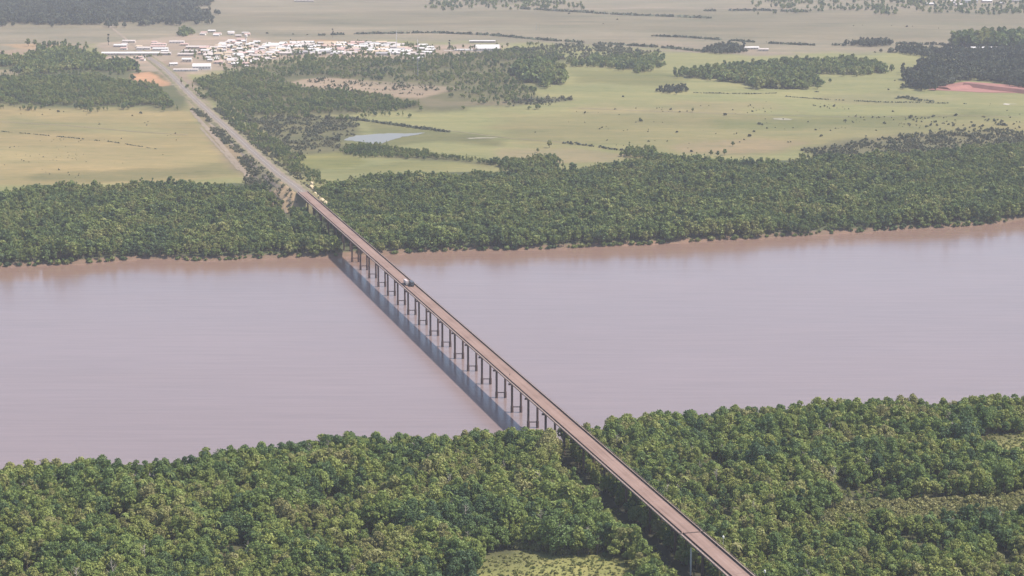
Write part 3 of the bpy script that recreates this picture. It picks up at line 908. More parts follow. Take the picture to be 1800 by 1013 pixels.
hedge([(1576, 174), (1590, 172), (1615, 178), (1640, 181)], 4.5, 4.5, 'short thick hedge below the red earth bank', 414, gap=.05)
hedge([(0, 231), (100, 240), (200, 250), (275, 262)], 2.2, .8, 'faint dark hedge crossing the tan field', 416, gap=.35)
hedge([(905, 16), (1000, 21), (1100, 27), (1180, 30), (1250, 33)], 11, 3, 'faint dark hedge far beyond the pale fields', 418, gap=.3, step=4)
hedge([(1240, 20), (1330, 19), (1420, 22)], 11, 3, 'short dark hedge on the far pale strip', 420, gap=.3, step=4)

# ------------------------------------------------------------------ ground, river, pond
build_ground()


def sheet(name, px, mat, lift, label, edge=0, seed=0, z=None, n=220):
    pg = poly(px)
    ring = []
    m = len(pg)
    seg = np.linalg.norm(np.roll(pg, -1, 0) - pg, axis=1); tot = seg.sum()
    for i in range(m):
        k = max(1, int(n * seg[i] / tot))
        for q in range(k): ring.append(pg[i] + (pg[(i + 1) % m] - pg[i]) * q / k)
    ring = np.array(ring)
    if edge:
        ring = ring + edge * np.stack([fbm(ring[:, 0], ring[:, 1], 25, seed) - .5, 2.2 * (fbm(ring[:, 0], ring[:, 1], 25, seed + 5) - .5)], 1)
    zz = gz(ring[:, 0], ring[:, 1]) + lift if z is None else np.full(len(ring), z)
    me = bpy.data.meshes.new(name)
    me.from_pydata([(a, b, float(c)) for (a, b), c in zip(ring, zz)], [], [tuple(range(len(ring)))])
    me.materials.append(mat)
    import bmesh
    bm = bmesh.new(); bm.from_mesh(me); bmesh.ops.triangulate(bm, faces=bm.faces); bmesh.ops.recalc_face_normals(bm, faces=bm.faces)
    for f in bm.faces:
        if f.normal.z < 0: f.normal_flip()
    bm.to_mesh(me); bm.free()
    return link(name, me, kind='structure', label=label)


def water_material():
    t = NT('muddy_water')
    at = t.n('ShaderNodeVertexColor', layer_name='reflection_silt')
    n = t.noise(.004, t.pos(.35, 1, 1), 4, .6).outputs['Fac']
    streak = t.noise(.02, t.pos(.12, 1, 1), 4, .6).outputs['Fac']
    col = t.ramp(n, [(.3, (.228, .170, .164)), (.7, (.250, .186, .180))])
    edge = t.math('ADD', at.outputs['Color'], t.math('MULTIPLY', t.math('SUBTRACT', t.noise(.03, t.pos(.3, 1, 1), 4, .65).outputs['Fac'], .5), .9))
    col = t.mixc(t.ramp(edge, [(.38, (0, 0, 0)), (.78, (1, 1, 1))]), col, (.240, .152, .116))  # brown of the far trees' reflection, plus some mud, put into the water colour
    fine = t.noise(.16, t.pos(.06, 1, 1), 4, .7).outputs['Fac']
    col = t.mixc(1.0, col, t.ramp(fine, [(.3, (.92, .92, .92)), (.7, (1.08, 1.08, 1.08))]), 'MULTIPLY')
    rip = t.noise(.35, t.pos(.45, 1, 1), 3, .6).outputs['Fac']
    rip2 = t.noise(.06, t.pos(.25, 1, 1), 2, .5).outputs['Fac']
    bm = t.n('ShaderNodeBump'); bm.inputs['Strength'].default_value = .06; bm.inputs['Distance'].default_value = .5
    t.l(t.math('ADD', rip, t.math('MULTIPLY', rip2, 1.5)), bm.inputs['Height'])
    ro = t.math('ADD', t.math('MULTIPLY', streak, .12), .13)
    b = t.bsdf(col, ro, .66, normal=bm.outputs[0])
    b.inputs['IOR'].default_value = 1.33
    return t.m


def build_river():
    """water sheet; the silt layer holds how much red mud the shallow far margin and the pier wakes carry"""
    xs = np.concatenate([[-15000, -8000, -4000, -2500], np.arange(-1500, 1501, 12), [2500, 4000, 8000, 15000]])
    N_, F_ = nb(xs), fb(xs)
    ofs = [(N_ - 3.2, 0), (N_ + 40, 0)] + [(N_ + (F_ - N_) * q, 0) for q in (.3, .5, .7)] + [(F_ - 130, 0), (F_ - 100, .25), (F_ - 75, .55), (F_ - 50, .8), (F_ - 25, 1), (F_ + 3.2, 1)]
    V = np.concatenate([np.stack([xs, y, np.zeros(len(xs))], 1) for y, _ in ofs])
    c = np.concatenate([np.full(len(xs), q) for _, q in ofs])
    n = len(xs)
    F = np.array([(r * n + i, r * n + i + 1, (r + 1) * n + i + 1, (r + 1) * n + i) for r in range(len(ofs) - 1) for i in range(n - 1)])
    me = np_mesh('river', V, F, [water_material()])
    at = me.color_attributes.new('reflection_silt', 'FLOAT_COLOR', 'POINT')
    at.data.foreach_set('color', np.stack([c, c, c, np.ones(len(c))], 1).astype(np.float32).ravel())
    link('river', me, kind='structure', label='wide muddy river crossing under the long bridge')


build_river()
tw = NT('pond_water'); tw.bsdf((.21, .20, .175), .3, .35)
PALEMUD = mat_mottled('pale_mud', (.44, .40, .33), .1, .1, .02)
sheet('pond', [(604, 247), (625, 239), (680, 235), (740, 233.5), (748, 235), (705, 241), (688, 247), (664, 254), (640, 251)], tw.m, .35, 'pale shallow pond in the grass', 10, 500)
sheet('dirt_ground', [(818, 243), (850, 242), (874, 242.5), (860, 244), (824, 244.6)], mat_mottled('dry_mud', (.30, .27, .20), .1, .1, .02), .35, 'small pale bare patch right of the pond', 12, 510)
sheet('dirt_ground', [(1356, 208), (1372, 207), (1392, 208.5), (1390, 211), (1362, 210.5)], mat_mottled('grey_mud', (.26, .24, .17), .1, .1, .02), .35, 'small pale bare patch with a bush in the right hand field', 12, 512)
sheet('dirt_ground', [(1752, 183), (1770, 182), (1790, 183.5), (1775, 185)], PALEMUD, .35, 'small pale bare patch below the red earth bank', 12, 514)

# ------------------------------------------------------------------ road, embankment, tracks
ASPH = mat_mottled('worn_asphalt', (.215, .178, .152), .12, .3, .03, .9, stain=(.19, .165, .15))
DIRT = mat_mottled('pale_dirt', (.245, .195, .142), .22, .12, .02)
SLOPE = mat_mottled('embankment_grass', (.175, .155, .080), .35, .10, .03, stain=(.265, .21, .14), st=.52)
PINKDIRT = mat_mottled('pink_dirt', (.255, .200, .145), .2, .12, .02)

ABUT = 22.2
ab = axis(ABUT)


def road_z(y): return np.interp(y, [ab[1], 2430, 2520, 2640, 2760, 2900, 9000], [DECK, 24.6, 20.5, 14.5, 10.0, 7.0, 6.0])


ROADPX = [(500, 314), (470, 288), (440, 262), (402, 227), (368, 197), (342, 174), (319, 150), (296, 126), (276, 110), (257, 98), (244, 88)]
RP = [np.array([*ab, DECK])]
for u, v in ROADPX:
    z = 18.0
    for _ in range(30):
        q = P(u, v, z); z = .5 * z + .5 * max(float(road_z(q[1])), float(zbase(q[1])) + .8)
    RP.append(q)
dense = []
for a, b in zip(RP[:-1], RP[1:]):
    k = max(2, int(np.linalg.norm(b - a) / 9))
    for i in range(k): dense.append(a + (b - a) * i / k)
dense.append(RP[-1])
# smooth the line a little
D = np.array(dense)
for _ in range(60): D[1:-1] = (D[:-2] + 2 * D[1:-1] + D[2:]) / 4
D[:, 2] = np.maximum(road_z(D[:, 1]), gz(D[:, 0], D[:, 1]) + .6)


def strip(pts, o0, o1, lift0=0, lift1=0):
    """ribbon between two offsets right of the line (numbers or arrays)"""
    pts = np.asarray(pts)
    t = np.gradient(pts[:, :2], axis=0); t /= np.linalg.norm(t, axis=1)[:, None]
    r = np.stack([t[:, 1], -t[:, 0]], 1)
    a = np.concatenate([pts[:, :2] + r * np.broadcast_to(o0, len(pts))[:, None], (pts[:, 2] + lift0)[:, None]], 1)
    b = np.concatenate([pts[:, :2] + r * np.broadcast_to(o1, len(pts))[:, None], (pts[:, 2] + lift1)[:, None]], 1)
    n = len(pts)
    V = np.concatenate([a, b])
    F = np.array([(i, n + i, n + i + 1, i + 1) for i in range(n - 1)])
    return V, F


DS = D
ab2 = [np.array([*(ab - E2 * q), 0]) for q in (36, 24, 12, 2)]
for q, fz_ in zip(ab2, (-.2, .3, .62, .9)): q[2] = 4.4 + (DECK - 1.0 - 4.4) * fz_
DROAD = D
D = np.concatenate([np.array(ab2), D])
hgt = D[:, 2] - gz(D[:, 0], D[:, 1])
toe = 13 + 1.25 * np.maximum(hgt, 0) + 1.5
rows = [(-toe, -hgt - .6), (-13 + 0 * toe, -.5 + 0 * toe), (-9.0 + 0 * toe, -.12 + 0 * toe), (9.0 + 0 * toe, -.12 + 0 * toe), (13 + 0 * toe, -.5 + 0 * toe), (toe, -hgt - .6)]
t_ = np.gradient(D[:, :2], axis=0); t_ /= np.linalg.norm(t_, axis=1)[:, None]
r_ = np.stack([t_[:, 1], -t_[:, 0]], 1)
V = np.concatenate([np.concatenate([D[:, :2] + r_ * o[:, None], (D[:, 2] + h)[:, None]], 1) for o, h in rows])
n = len(D)
F = np.array([(k * n + i, (k + 1) * n + i, (k + 1) * n + i + 1, k * n + i + 1) for k in range(5) for i in range(n - 1)])
TAN = mat_mottled('tan_earth', (.33, .235, .14), .25, .15, .04, stain=(.17, .155, .075), st=.55)
link('embankment_terrain', np_mesh('embankment', V, F, [SLOPE, TAN], [1 if (i < 13 + 3 * ((k * 7) % 2)) and k < 2 else 0 for k in range(5) for i in range(n - 1)]), kind='structure', label='grassy road embankment leading from the bridge to the town')
V, F = strip(DROAD, -7.6 + .9 * np.sin(np.arange(len(DROAD)) * .9) + .5 * np.sin(np.arange(len(DROAD)) * 2.3), 7.6 + .9 * np.sin(np.arange(len(DROAD)) * 1.1), -.03, -.03)
link('road_shoulder', np_mesh('road_shoulder', V, F, [DIRT]), kind='structure', label='pale dirt shoulders along the raised road')
V, F = strip(DROAD, -4.3, 4.3, .05, .05)
link('road', np_mesh('road', V, F, [ASPH]), kind='structure', label='straight worn asphalt road from the bridge to the town')
WHITE_LINE = mat_mottled('road_paint', (.62, .60, .55), .1)
V, F = strip(DROAD[:200], -.12, .12, .09, .09)
link('road_markings', np_mesh('road_markings', V, F, [WHITE_LINE]), kind='structure', label='thin painted centre line on the road')


for o0, o1, lab in ((15.5, 19, 'pinkish dirt strip along the left slope of the embankment'), (24, 26, 'narrow dirt strip low on the left slope of the embankment')):
    f0 = np.clip((o0 - 13) / np.maximum(toe - 13, 1), 0, 1); f1 = np.clip((o1 - 13) / np.maximum(toe - 13, 1), 0, 1)
    wob = 1.3 * np.sin(np.arange(n) * .23 + o0)
    P0 = D[:, :2] - r_ * (o0 + wob)[:, None]; P1 = D[:, :2] - r_ * (o1 + wob * .6)[:, None]
    z0_ = D[:, 2] - .5 - f0 * (hgt + .1) + .45; z1_ = D[:, 2] - .5 - f1 * (hgt + .1) + .45
    V = np.concatenate([np.column_stack([P0, z0_]), np.column_stack([P1, z1_])])
    k1 = int(n * .42)
    F = np.array([(i, i + 1, n + i + 1, n + i) for i in range(k1)])
    link('dirt_path', np_mesh('dirt_path', V, F, [PINKDIRT]), kind='structure', label=lab)
NSCRUB = 2600
ra_ = RS(655); qa = ra_.randint(0, 22, 260); oa = toe[qa] * (.72 + .5 * ra_.rand(260))
XA = D[qa, :2] - r_[qa] * oa[:, None] + ra_.randn(260, 2) * 2; ka = vnoise(XA[:, 0], XA[:, 1], 18, 656) > .45
za = np.maximum(gz(XA[:, 0], XA[:, 1]), D[qa, 2] - .5 - np.clip((oa - 13) / (toe[qa] - 13), 0, 1) * (hgt[qa] + .1)) - .3
scatter('undergrowth', np.column_stack([XA, za])[ka], ra_.randint(0, 6, 260)[ka], (.3 + .4 * ra_.rand(260))[ka], SRC_MID, 'young trees at the foot of the slope left of the far abutment', 657)
re_ = RS(640)
q = re_.randint(2, int(n * .5), NSCRUB); fr = re_.rand(NSCRUB) ** .8; sd_ = np.where(re_.rand(NSCRUB) < .55, -1, 1)
oo = 10.5 + fr * (toe[q] - 2)
XY = D[q, :2] + r_[q] * (oo * sd_)[:, None] + re_.randn(NSCRUB, 2) * 1.6
kk = (vnoise(XY[:, 0], XY[:, 1], 24, 641) > .38)
ZZ = np.maximum(gz(XY[:, 0], XY[:, 1]), D[q, 2] - .5 - np.clip((oo - 13) / (toe[q] - 13), 0, 1) * hgt[q]) - .2
scatter('undergrowth', np.column_stack([XY, ZZ])[kk], re_.randint(0, 3, NSCRUB)[kk], (.25 + .5 * re_.rand(NSCRUB))[kk], SRC_SCRUB, 'scrubby bushes on both slopes of the road embankment', 642)


def track(px, w, mat, label, name='track_road'):
    pts = []
    for (u0, v0), (u1, v1) in zip(px[:-1], px[1:]):
        for k in range(10):
            q = P(u0 + (u1 - u0) * k / 10, v0 + (v1 - v0) * k / 10); pts.append((q[0], q[1], float(gz(q[0], q[1])) + .3))
    V, F = strip(np.array(pts), -w / 2 * (1 + .3 * np.sin(np.arange(len(pts)) * 1.7)), w / 2)
    link(name, np_mesh(name, V, F, [mat]), kind='structure', label=label)


track([(448, 326), (432, 306), (410, 280), (385, 250), (362, 224), (345, 205), (335, 192)], 7, PINKDIRT, 'pinkish dirt track along the left foot of the embankment')
track([(420, 300), (396, 272), (372, 246), (350, 222)], 4, DIRT, 'second faint dirt track in the tan field left of the embankment')
track([(244, 88), (228, 74), (208, 58), (190, 44)], 7, PINKDIRT, 'faint dirt road running out of the town towards the plantation')
track([(300, 150), (340, 142), (372, 136), (400, 128), (430, 120)], 6, DIRT, 'pale dirt lane turning right from the road below the town')
track([(1080, 16), (1120, 14), (1300, 15), (1500, 17), (1640, 12)], 30, PINKDIRT, 'pale strip of road on the far plain')
track([(640, 3), (760, 6), (900, 12), (1080, 17)], 22, PINKDIRT, 'pale strip of road beyond the hazy line of trees')
track([(640, 212), (760, 226), (900, 244), (1000, 251)], 2.2, DIRT, 'faint cattle track through the grass right of the pond')
track([(1000, 190), (1150, 196), (1300, 201), (1480, 206), (1700, 204), (1800, 206)], 2.5, DIRT, 'long faint cattle track across the right hand fields')
track([(0, 214), (120, 221), (240, 232), (340, 238)], 2.4, DIRT, 'faint vehicle track across the tan field')
track([(780, 89), (800, 89.4), (838, 90)], 8, mat_mottled('white_gravel', (.62, .58, .54), .1), 'white gravel lane left of the big white hall')
track([(1000, 90), (1060, 88), (1180, 90), (1240, 93)], 12, PINKDIRT, 'pale bare strip beside the copse')

# ------------------------------------------------------------------ red earth bank at the right
RED = mat_mottled('red_earth', (.29, .135, .112), .2, .06, .012)
sheet('dirt_ground', [(1632, 158), (1660, 148), (1700, 144), (1760, 148), (1840, 158), (1840, 165), (1740, 163), (1690, 161)], RED, .4, 'flat red earth in front of the red bank', 5, 520)
m = MB()
l0, l1 = P(1704, 150), P(1880, 171)
pts = [l0 + (l1 - l0) * k / 12 + np.array([0, 2.5 * math.sin(k * 1.3), 0]) for k in range(13)]
m.sweep(pts, [(26, -.5), (20, 6.5), (3, 6.8), (0, -.5)][::-1])
m.build('red_bank_terrain', RED, kind='structure', label='long red earth bank with a steep shaded face')
m = MB()
l0, l1 = P(1655, 156), P(1712, 150)
pts = [l0 + (l1 - l0) * k / 8 for k in range(9)]
V = []; F = []
m.sweep(pts, [(-28, -.5), (-10, 1.8), (6, 3.4), (14, 3.2), (24, -.5)])
m.build('red_mound_terrain', RED, kind='structure', label='low sloping mound of red earth beside the red bank')

# ------------------------------------------------------------------ bridge
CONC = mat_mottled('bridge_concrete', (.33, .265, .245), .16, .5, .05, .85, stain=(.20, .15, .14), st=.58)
DARKC = mat_mottled('dark_barrier', (.050, .032, .030), .3, .4, .05, .8)
FASC = mat_mottled('edge_concrete', (.26, .19, .165), .15, .4, .05, .85, stain=(.17, .125, .11), st=.56)
DECKM = mat_mottled('deck_asphalt', (.315, .222, .195), .10, .25, .012, .9, stain=(.27, .19, .165), st=.6)
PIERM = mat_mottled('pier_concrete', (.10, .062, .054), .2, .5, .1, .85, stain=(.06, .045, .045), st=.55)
WALKM = mat_mottled('sidewalk_concrete', (.32, .245, .215), .12, .4, .05, .9)
STEEL = mat_mottled('rail_paint', (.30, .22, .20), .2, 1, .1, .6)

N_NEAR, N_JOINT = -16, None
# joint that shows at photo height 936
pj = P(1222, 936, DECK)[:2]; N_JOINT = float(((pj - A0) @ E2) / np.linalg.norm(SPAN))
bridge = empty('bridge', (*A0, 0), 0, label='long straight concrete road bridge on twin column piers across the muddy river', cat='bridge')
OR = np.array([*A0, 0])


def along(n0, n1, off, z, step=1.0):
    k = max(2, int(abs(n1 - n0) / step) + 1)
    return [np.array([*axis(n0 + (n1 - n0) * i / (k - 1), off), z]) for i in range(k)]


W2 = 5.7
for n0, n1, dw in ((N_NEAR, N_JOINT - .02, -.3), (N_JOINT + .02, ABUT, 0.0)):
    tag = dict(parent=bridge, origin=OR)
    line = along(n0, n1, 0, DECK)
    MB().sweep(line, [(-7.35, -.05), (-7.35, -.75), (-6.6, -1.0), (6.6, -1.0), (7.35, -.75), (7.35, -.05)][::-1]).build('deck', FASC, **tag)
    MB().sweep(line, [(-W2 + .02, -.04), (-W2 + .02, .005), (0, .06), (W2 - .02, .005), (W2 - .02, -.04)][::-1]).build('roadway', DECKM, **tag)
    for sgn in (-1, 1):
        i0, i1 = sorted((sgn * (W2 + dw), sgn * (W2 + dw + .32)))
        MB().sweep(line, [(i0, -.03), (i1, -.03), (i1 - .05, 1.02), (i0 + .05, 1.02)]).build('barrier', DARKC, **tag)
        a0, a1 = sorted((sgn * (W2 + .36), sgn * 7.33))
        MB().sweep(line, [(a0, -.045), (a1, -.045), (a1, .16), (a0, .16)]).build('sidewalk', WALKM, **tag)
        # light outer railing: posts and one rail
        m = MB()
        o = sgn * 7.2
        m.sweep(line, [(o - .05, .95), (o + .05, .95), (o + .05, 1.05), (o - .05, 1.05)])
        for q in np.arange(n0, n1, .09):
            c = axis(q, o); m.box((c[0], c[1], DECK + .55), (.05, 0, 0), (0, .05, 0), (0, 0, .4))
        m.build('railing', STEEL, **tag)
for off in (-4.4, -1.5, 1.5, 4.4):
    MB().sweep(along(N_NEAR, ABUT, off, DECK), [(-.28, -3.0), (.28, -3.0), (.28, -.98), (-.28, -.98)]).build('girder', CONC, bridge, OR)
# piers: cap beam, two columns in line with the current, sleeves and a tie beam at the water
def make_pier(base):
    z0 = base
    cap = MB()
    cap.box((0, 0, DECK - 3.9), (6.2, 0, 0), (0, .95, 0), (0, 0, .55)); cap.box((0, 0, DECK - 3.17), (5.2, 0, 0), (0, .8, 0), (0, 0, .17))
    tie = MB().box((0, 0, z0 + 4.3), (2.3, 0, 0), (0, .35, 0), (0, 0, .3))
    cols = []
    for sx in (-3.37, 3.37):
        c = MB().cyl((sx, 0, z0 + 5.0), (sx, 0, DECK - 4.45), .85, .85, 14)
        s = MB().cyl((sx, 0, -4), (sx, 0, z0 + 5.0), 1.12, 1.12, 14)
        cols.append((c, s))
    return cap, tie, cols


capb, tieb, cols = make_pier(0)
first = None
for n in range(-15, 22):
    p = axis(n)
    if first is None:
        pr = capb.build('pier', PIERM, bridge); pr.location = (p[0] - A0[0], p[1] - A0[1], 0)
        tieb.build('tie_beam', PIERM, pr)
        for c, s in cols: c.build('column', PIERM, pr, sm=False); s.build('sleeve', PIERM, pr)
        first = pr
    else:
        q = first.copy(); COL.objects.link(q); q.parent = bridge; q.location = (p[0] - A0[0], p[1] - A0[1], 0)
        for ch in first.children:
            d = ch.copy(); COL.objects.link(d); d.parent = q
def deck_material():
    t = NT('deck_asphalt')
    mp = t.n('ShaderNodeMapping'); mp.inputs['Rotation'].default_value = (0, 0, -ANG); mp.inputs['Scale'].default_value = (1, .012, 1)
    g = t.n('ShaderNodeNewGeometry')
    rot = t.n('ShaderNodeMapping', vector_type='POINT'); rot.inputs['Rotation'].default_value = (0, 0, -ANG)
    t.l(g.outputs['Position'], rot.inputs['Vector'])
    st = t.n('ShaderNodeMapping'); st.inputs['Scale'].default_value = (.55, .012, 1); t.l(rot.outputs[0], st.inputs['Vector'])
    a = t.noise(1.0, st.outputs[0], 3, .6).outputs['Fac']
    b = t.noise(.03, rot.outputs[0], 4, .6).outputs['Fac']
    c = t.noise(.5, rot.outputs[0], 4, .7).outputs['Fac']
    f = t.math('ADD', t.math('MULTIPLY', a, .5), t.math('ADD', t.math('MULTIPLY', b, .35), t.math('MULTIPLY', c, .15)))
    t.bsdf(t.ramp(f, [(.36, (.185, .122, .100)), (.5, (.262, .176, .147)), (.64, (.31, .214, .182))]), .9, .2)
    return t.m


DECKM2 = deck_material()
for o in bridge.children:
    if o.name.startswith('roadway'): o.data.materials[0] = DECKM2
JM = mat_mottled('joint_steel', (.22, .165, .15), .2)
for n in range(-15, 22):
    MB().box((*axis(n), DECK + .065), tuple(np.append(N2, 0) * 5.6), tuple(np.append(E2, 0) * .09), (0, 0, .02)).build('expansion_joint', JM, bridge, OR)
# abutment with wing walls
ABM = mat_mottled('abutment_concrete', (.16, .13, .13), .2, .3, .05)
m = MB()
c = axis(ABUT + .06)
e3 = np.append(E2, 0); n3 = np.append(N2, 0)
m.box((c[0], c[1], 13), n3 * 7.3, e3 * 1.6, (0, 0, 12))
for sgn in (-1, 1):
    w = axis(ABUT + .22, sgn * 7.7)
    m.box((w[0], w[1], 14.4), n3 * .35, e3 * 8.5, (0, 0, 11.2))
m.build('abutment', ABM, bridge, OR)

# earth cone and yellow rocks beside the abutment
ROCK = mat_mottled('pale_rock', (.58, .47, .30), .2, .2, .05)
def rock(u, v, s, z, label):
    p = P(u, v, z)
    r = RS(int(u * 7 + v)); m = MB()
    n = 9; vs = [(0, 0, s * .9)]; fs = []
    for k, (rr, zz) in enumerate(((.6, .65), (1, .1), (.9, -.8))):
        for i in range(n):
            a = 2 * math.pi * i / n
            q = s * rr * (.75 + .5 * r.rand()); vs.append((q * math.cos(a), q * math.sin(a), s * zz * (.8 + .4 * r.rand())))
    fs += [(0, 1 + i, 1 + (i + 1) % n) for i in range(n)]
    for k in range(2):
        for i in range(n):
            a, b = 1 + k * n + i, 1 + k * n + (i + 1) % n
            fs.append((a, a + n, b + n, b))
    m.add(vs, fs)
    o = m.build('boulder', ROCK, None, label=label, cat='boulder', group='pale boulders right of the bridge abutment'); o.location = p


for u, v, s in [(541, 335, 4.0), (547, 329, 3.4), (553, 342, 3.6), (559, 347, 3.2), (566, 352, 3.4), (572, 356, 2.6), (548, 322, 2.4)]:
    rock(u, v, s, 16, 'pale yellow boulder on the slope right of where the bridge meets the far bank')


# ------------------------------------------------------------------ vehicles and people on the bridge
def paint_mat(name, c, rough=.45):
    t = NT(name)
    f = t.noise(1.2, t.pos(), 4, .6).outputs['Fac']
    t.bsdf(t.ramp(f, [(.3, tuple(x * .8 for x in c)), (.7, c)]), rough, .4)
    return t.m


GLASS = NT('cab_glass'); GLASS.bsdf((.03, .035, .04), .1, .5); GLASS = GLASS.m
TYRE = paint_mat('tyre_rubber', (.025, .025, .025), .9)


def truck(u, v, off_hint, label, cabc, boxc, length, height, away):
    p = P(u, v, DECK + .06)
    t = empty('truck', (p[0], p[1], DECK + .06), ANG + (0 if away else math.pi), label=label, cat='truck')
    cm, bm_ = paint_mat('cab_paint', cabc), paint_mat('box_paint', boxc)
    h = length / 2
    # cab: sloped front
    m = MB()
    pr = [(h - 2.3, .7), (h, .7), (h, 1.8), (h - .35, 3.0), (h - 2.3, 3.05)]
    vs = [(x, y, z) for x in (-1.2, 1.2) for y, z in pr]
    m.add(vs, [(0, 1, 2, 3, 4)[::-1], (5, 6, 7, 8, 9)] + [(i, (i + 1) % 5, 5 + (i + 1) % 5, 5 + i) for i in range(5)])
    cab = m.build('cab', cm, t)
    MB().add([(-1.05, h - .02, 1.86), (1.05, h - .02, 1.86), (1.05, h - .30, 2.86), (-1.05, h - .30, 2.86)], [(0, 1, 2, 3)]).build('windscreen', GLASS, cab)
    for sx in (-1, 1): MB().bx(sx * 1.205 - .01, sx * 1.205 + .01, h - 1.7, h - .7, 1.9, 2.7).build('side_window', GLASS, cab)
    MB().bx(-1.28, 1.28, -h, h - 2.6, 1.15, height).build('cargo_box', bm_, t)
    MB().bx(-.5, .5, -h + .1, h - .2, .7, 1.12).build('chassis', TYRE, t)
    for y in (h - 1.3, -h + 1.2, -h + 2.5, -h + 3.8):
        for sx in (-1, 1):
            w = MB().cyl((sx * .85, y, .5), (sx * 1.2, y, .5), .5, .5, 14).build('wheel', TYRE, t)
            MB().cyl((sx * 1.2, y, .5), (sx * 1.22, y, .5), .26, .26, 10).build('rim', cm, w)
    MB().bx(-1.2, 1.2, h - .02, h + .14, .45, .85).build('bumper', TYRE, t)
    for sx in (-.85, .85): MB().bx(sx - .18, sx + .18, h, h + .05, .9, 1.12).build('headlight', paint_mat('lamp_glass', (.7, .7, .65), .2), t)


truck(714, 500, -2.7, 'pale grey box truck driving in the left lane of the bridge', (.52, .46, .45), (.60, .52, .51), 12.5, 4.0, False)
truck(723, 502, 2.6, 'dark slate covered truck beside the pale truck on the bridge', (.10, .11, .12), (.075, .085, .10), 13.5, 4.3, True)


def person(u, v):
    p = P(u, v, DECK + .07)
    vsk = [(0, 0, .95), (0, 0, 1.2), (0, .01, 1.42), (0, .02, 1.52), (0, .03, 1.66), (-.1, 0, .9), (-.11, .14, .5), (-.11, .02, .06), (-.11, .16, .03), (.1, 0, .9), (.11, -.05, .5), (.11, -.25, .1), (.11, -.12, .03),
           (-.2, 0, 1.4), (-.26, -.08, 1.13), (-.25, .05, .88), (.2, 0, 1.4), (.26, .06, 1.13), (.24, .2, .92)]
    ed = [(0, 1), (1, 2), (2, 3), (3, 4), (0, 5), (5, 6), (6, 7), (7, 8), (0, 9), (9, 10), (10, 11), (11, 12), (2, 13), (13, 14), (14, 15), (2, 16), (16, 17), (17, 18)]
    rad = [.15, .14, .15, .06, .105, .09, .065, .045, .04, .09, .065, .045, .04, .06, .045, .04, .06, .045, .04]
    me = bpy.data.meshes.new('person'); me.from_pydata(vsk, ed, [])
    o = link('person', me, None, label='person in dark clothes walking along the bridge roadway', cat='person')
    me.materials.append(paint_mat('dark_clothes', (.04, .035, .04), .9))
    sk = o.modifiers.new('skin', 'SKIN')
    for i, r in enumerate(rad): me.skin_vertices[0].data[i].radius = (r, r)
    me.skin_vertices[0].data[0].use_root = True
    ss = o.modifiers.new('sub', 'SUBSURF'); ss.levels = 1; ss.render_levels = 2
    o.location = p; o.rotation_euler = (0, 0, ANG)


person(896, 661)

# posts beside the bridge
POSTW = paint_mat('pale_post', (.66, .64, .58), .5)
LAMPM = paint_mat('lamp_globe', (.80, .79, .74), .3)


def lamp_post(u, v, h, label):
    p = P(u, v, 5); z = float(gz(p[0], p[1]))
    t = empty('lamp_post', (p[0], p[1], z), 0, label=label, cat='lamp post')
    MB().cyl((0, 0, -.5), (0, 0, h), .22, .13, 10).build('pole', POSTW, t)
    m = MB()
    for a, b, r0, r1 in ((0, .5, .25, .62), (.5, 1.5, .62, .62), (1.5, 2.1, .62, .2)): m.cyl((0, 0, h + a), (0, 0, h + b), r0, r1, 12)
    m.build('lamp', LAMPM, t)


lamp_post(1270, 1002, 19, 'pale lamp post standing in the trees right of the bridge')
lamp_post(1343, 1052, 15, 'pale lamp post right of the near end of the bridge, at the bottom edge')
YEL = paint_mat('yellow_paint', (.62, .42, .12), .6)
SUNWHITE = paint_mat('sunlit_column_white', (.80, .79, .76), .6)  # white stands in for sunlight on this bridge column
for u, v, h, mt, lab in [(1264, 1052, 18.5, YEL, 'yellow post under the left edge of the bridge near its end'), (1214, 1012, 17, SUNWHITE, 'support post painted white as if sunlit under the left edge of the bridge beside the dark strip')]:
    p = P(u, v, 5)
    t = empty('support_post', (p[0], p[1], float(gz(p[0], p[1]))), 0, label=lab, cat='post')
    MB().cyl((0, 0, -.5), (0, 0, h), .5, .45, 12).build('post_shaft', mt, t)
    MB().bx(-.8, .8, -.8, .8, -.4, .5).build('footing', PIERM, t)

# ------------------------------------------------------------------ the town
def wallmat(n, c): return mat_mottled(n, c, .1, .3, .05)


ROOFS = {'white': wallmat('white_roof', (.60, .575, .56)), 'pale': wallmat('pale_roof', (.50, .44, .41)), 'pink': wallmat('pink_tile_roof', (.50, .35, .31)), 'grey': wallmat('grey_roof', (.36, .34, .34)), 'tan': wallmat('tan_roof', (.52, .41, .30))}
WALLS = {'white': wallmat('white_wall', (.66, .62, .58)), 'cream': wallmat('cream_wall', (.55, .48, .40)), 'dirty': wallmat('weathered_wall', (.40, .34, .31))}
DOORM = paint_mat('door_dark', (.10, .08, .07), .7)
WINM = paint_mat('window_dark', (.05, .06, .07), .3)


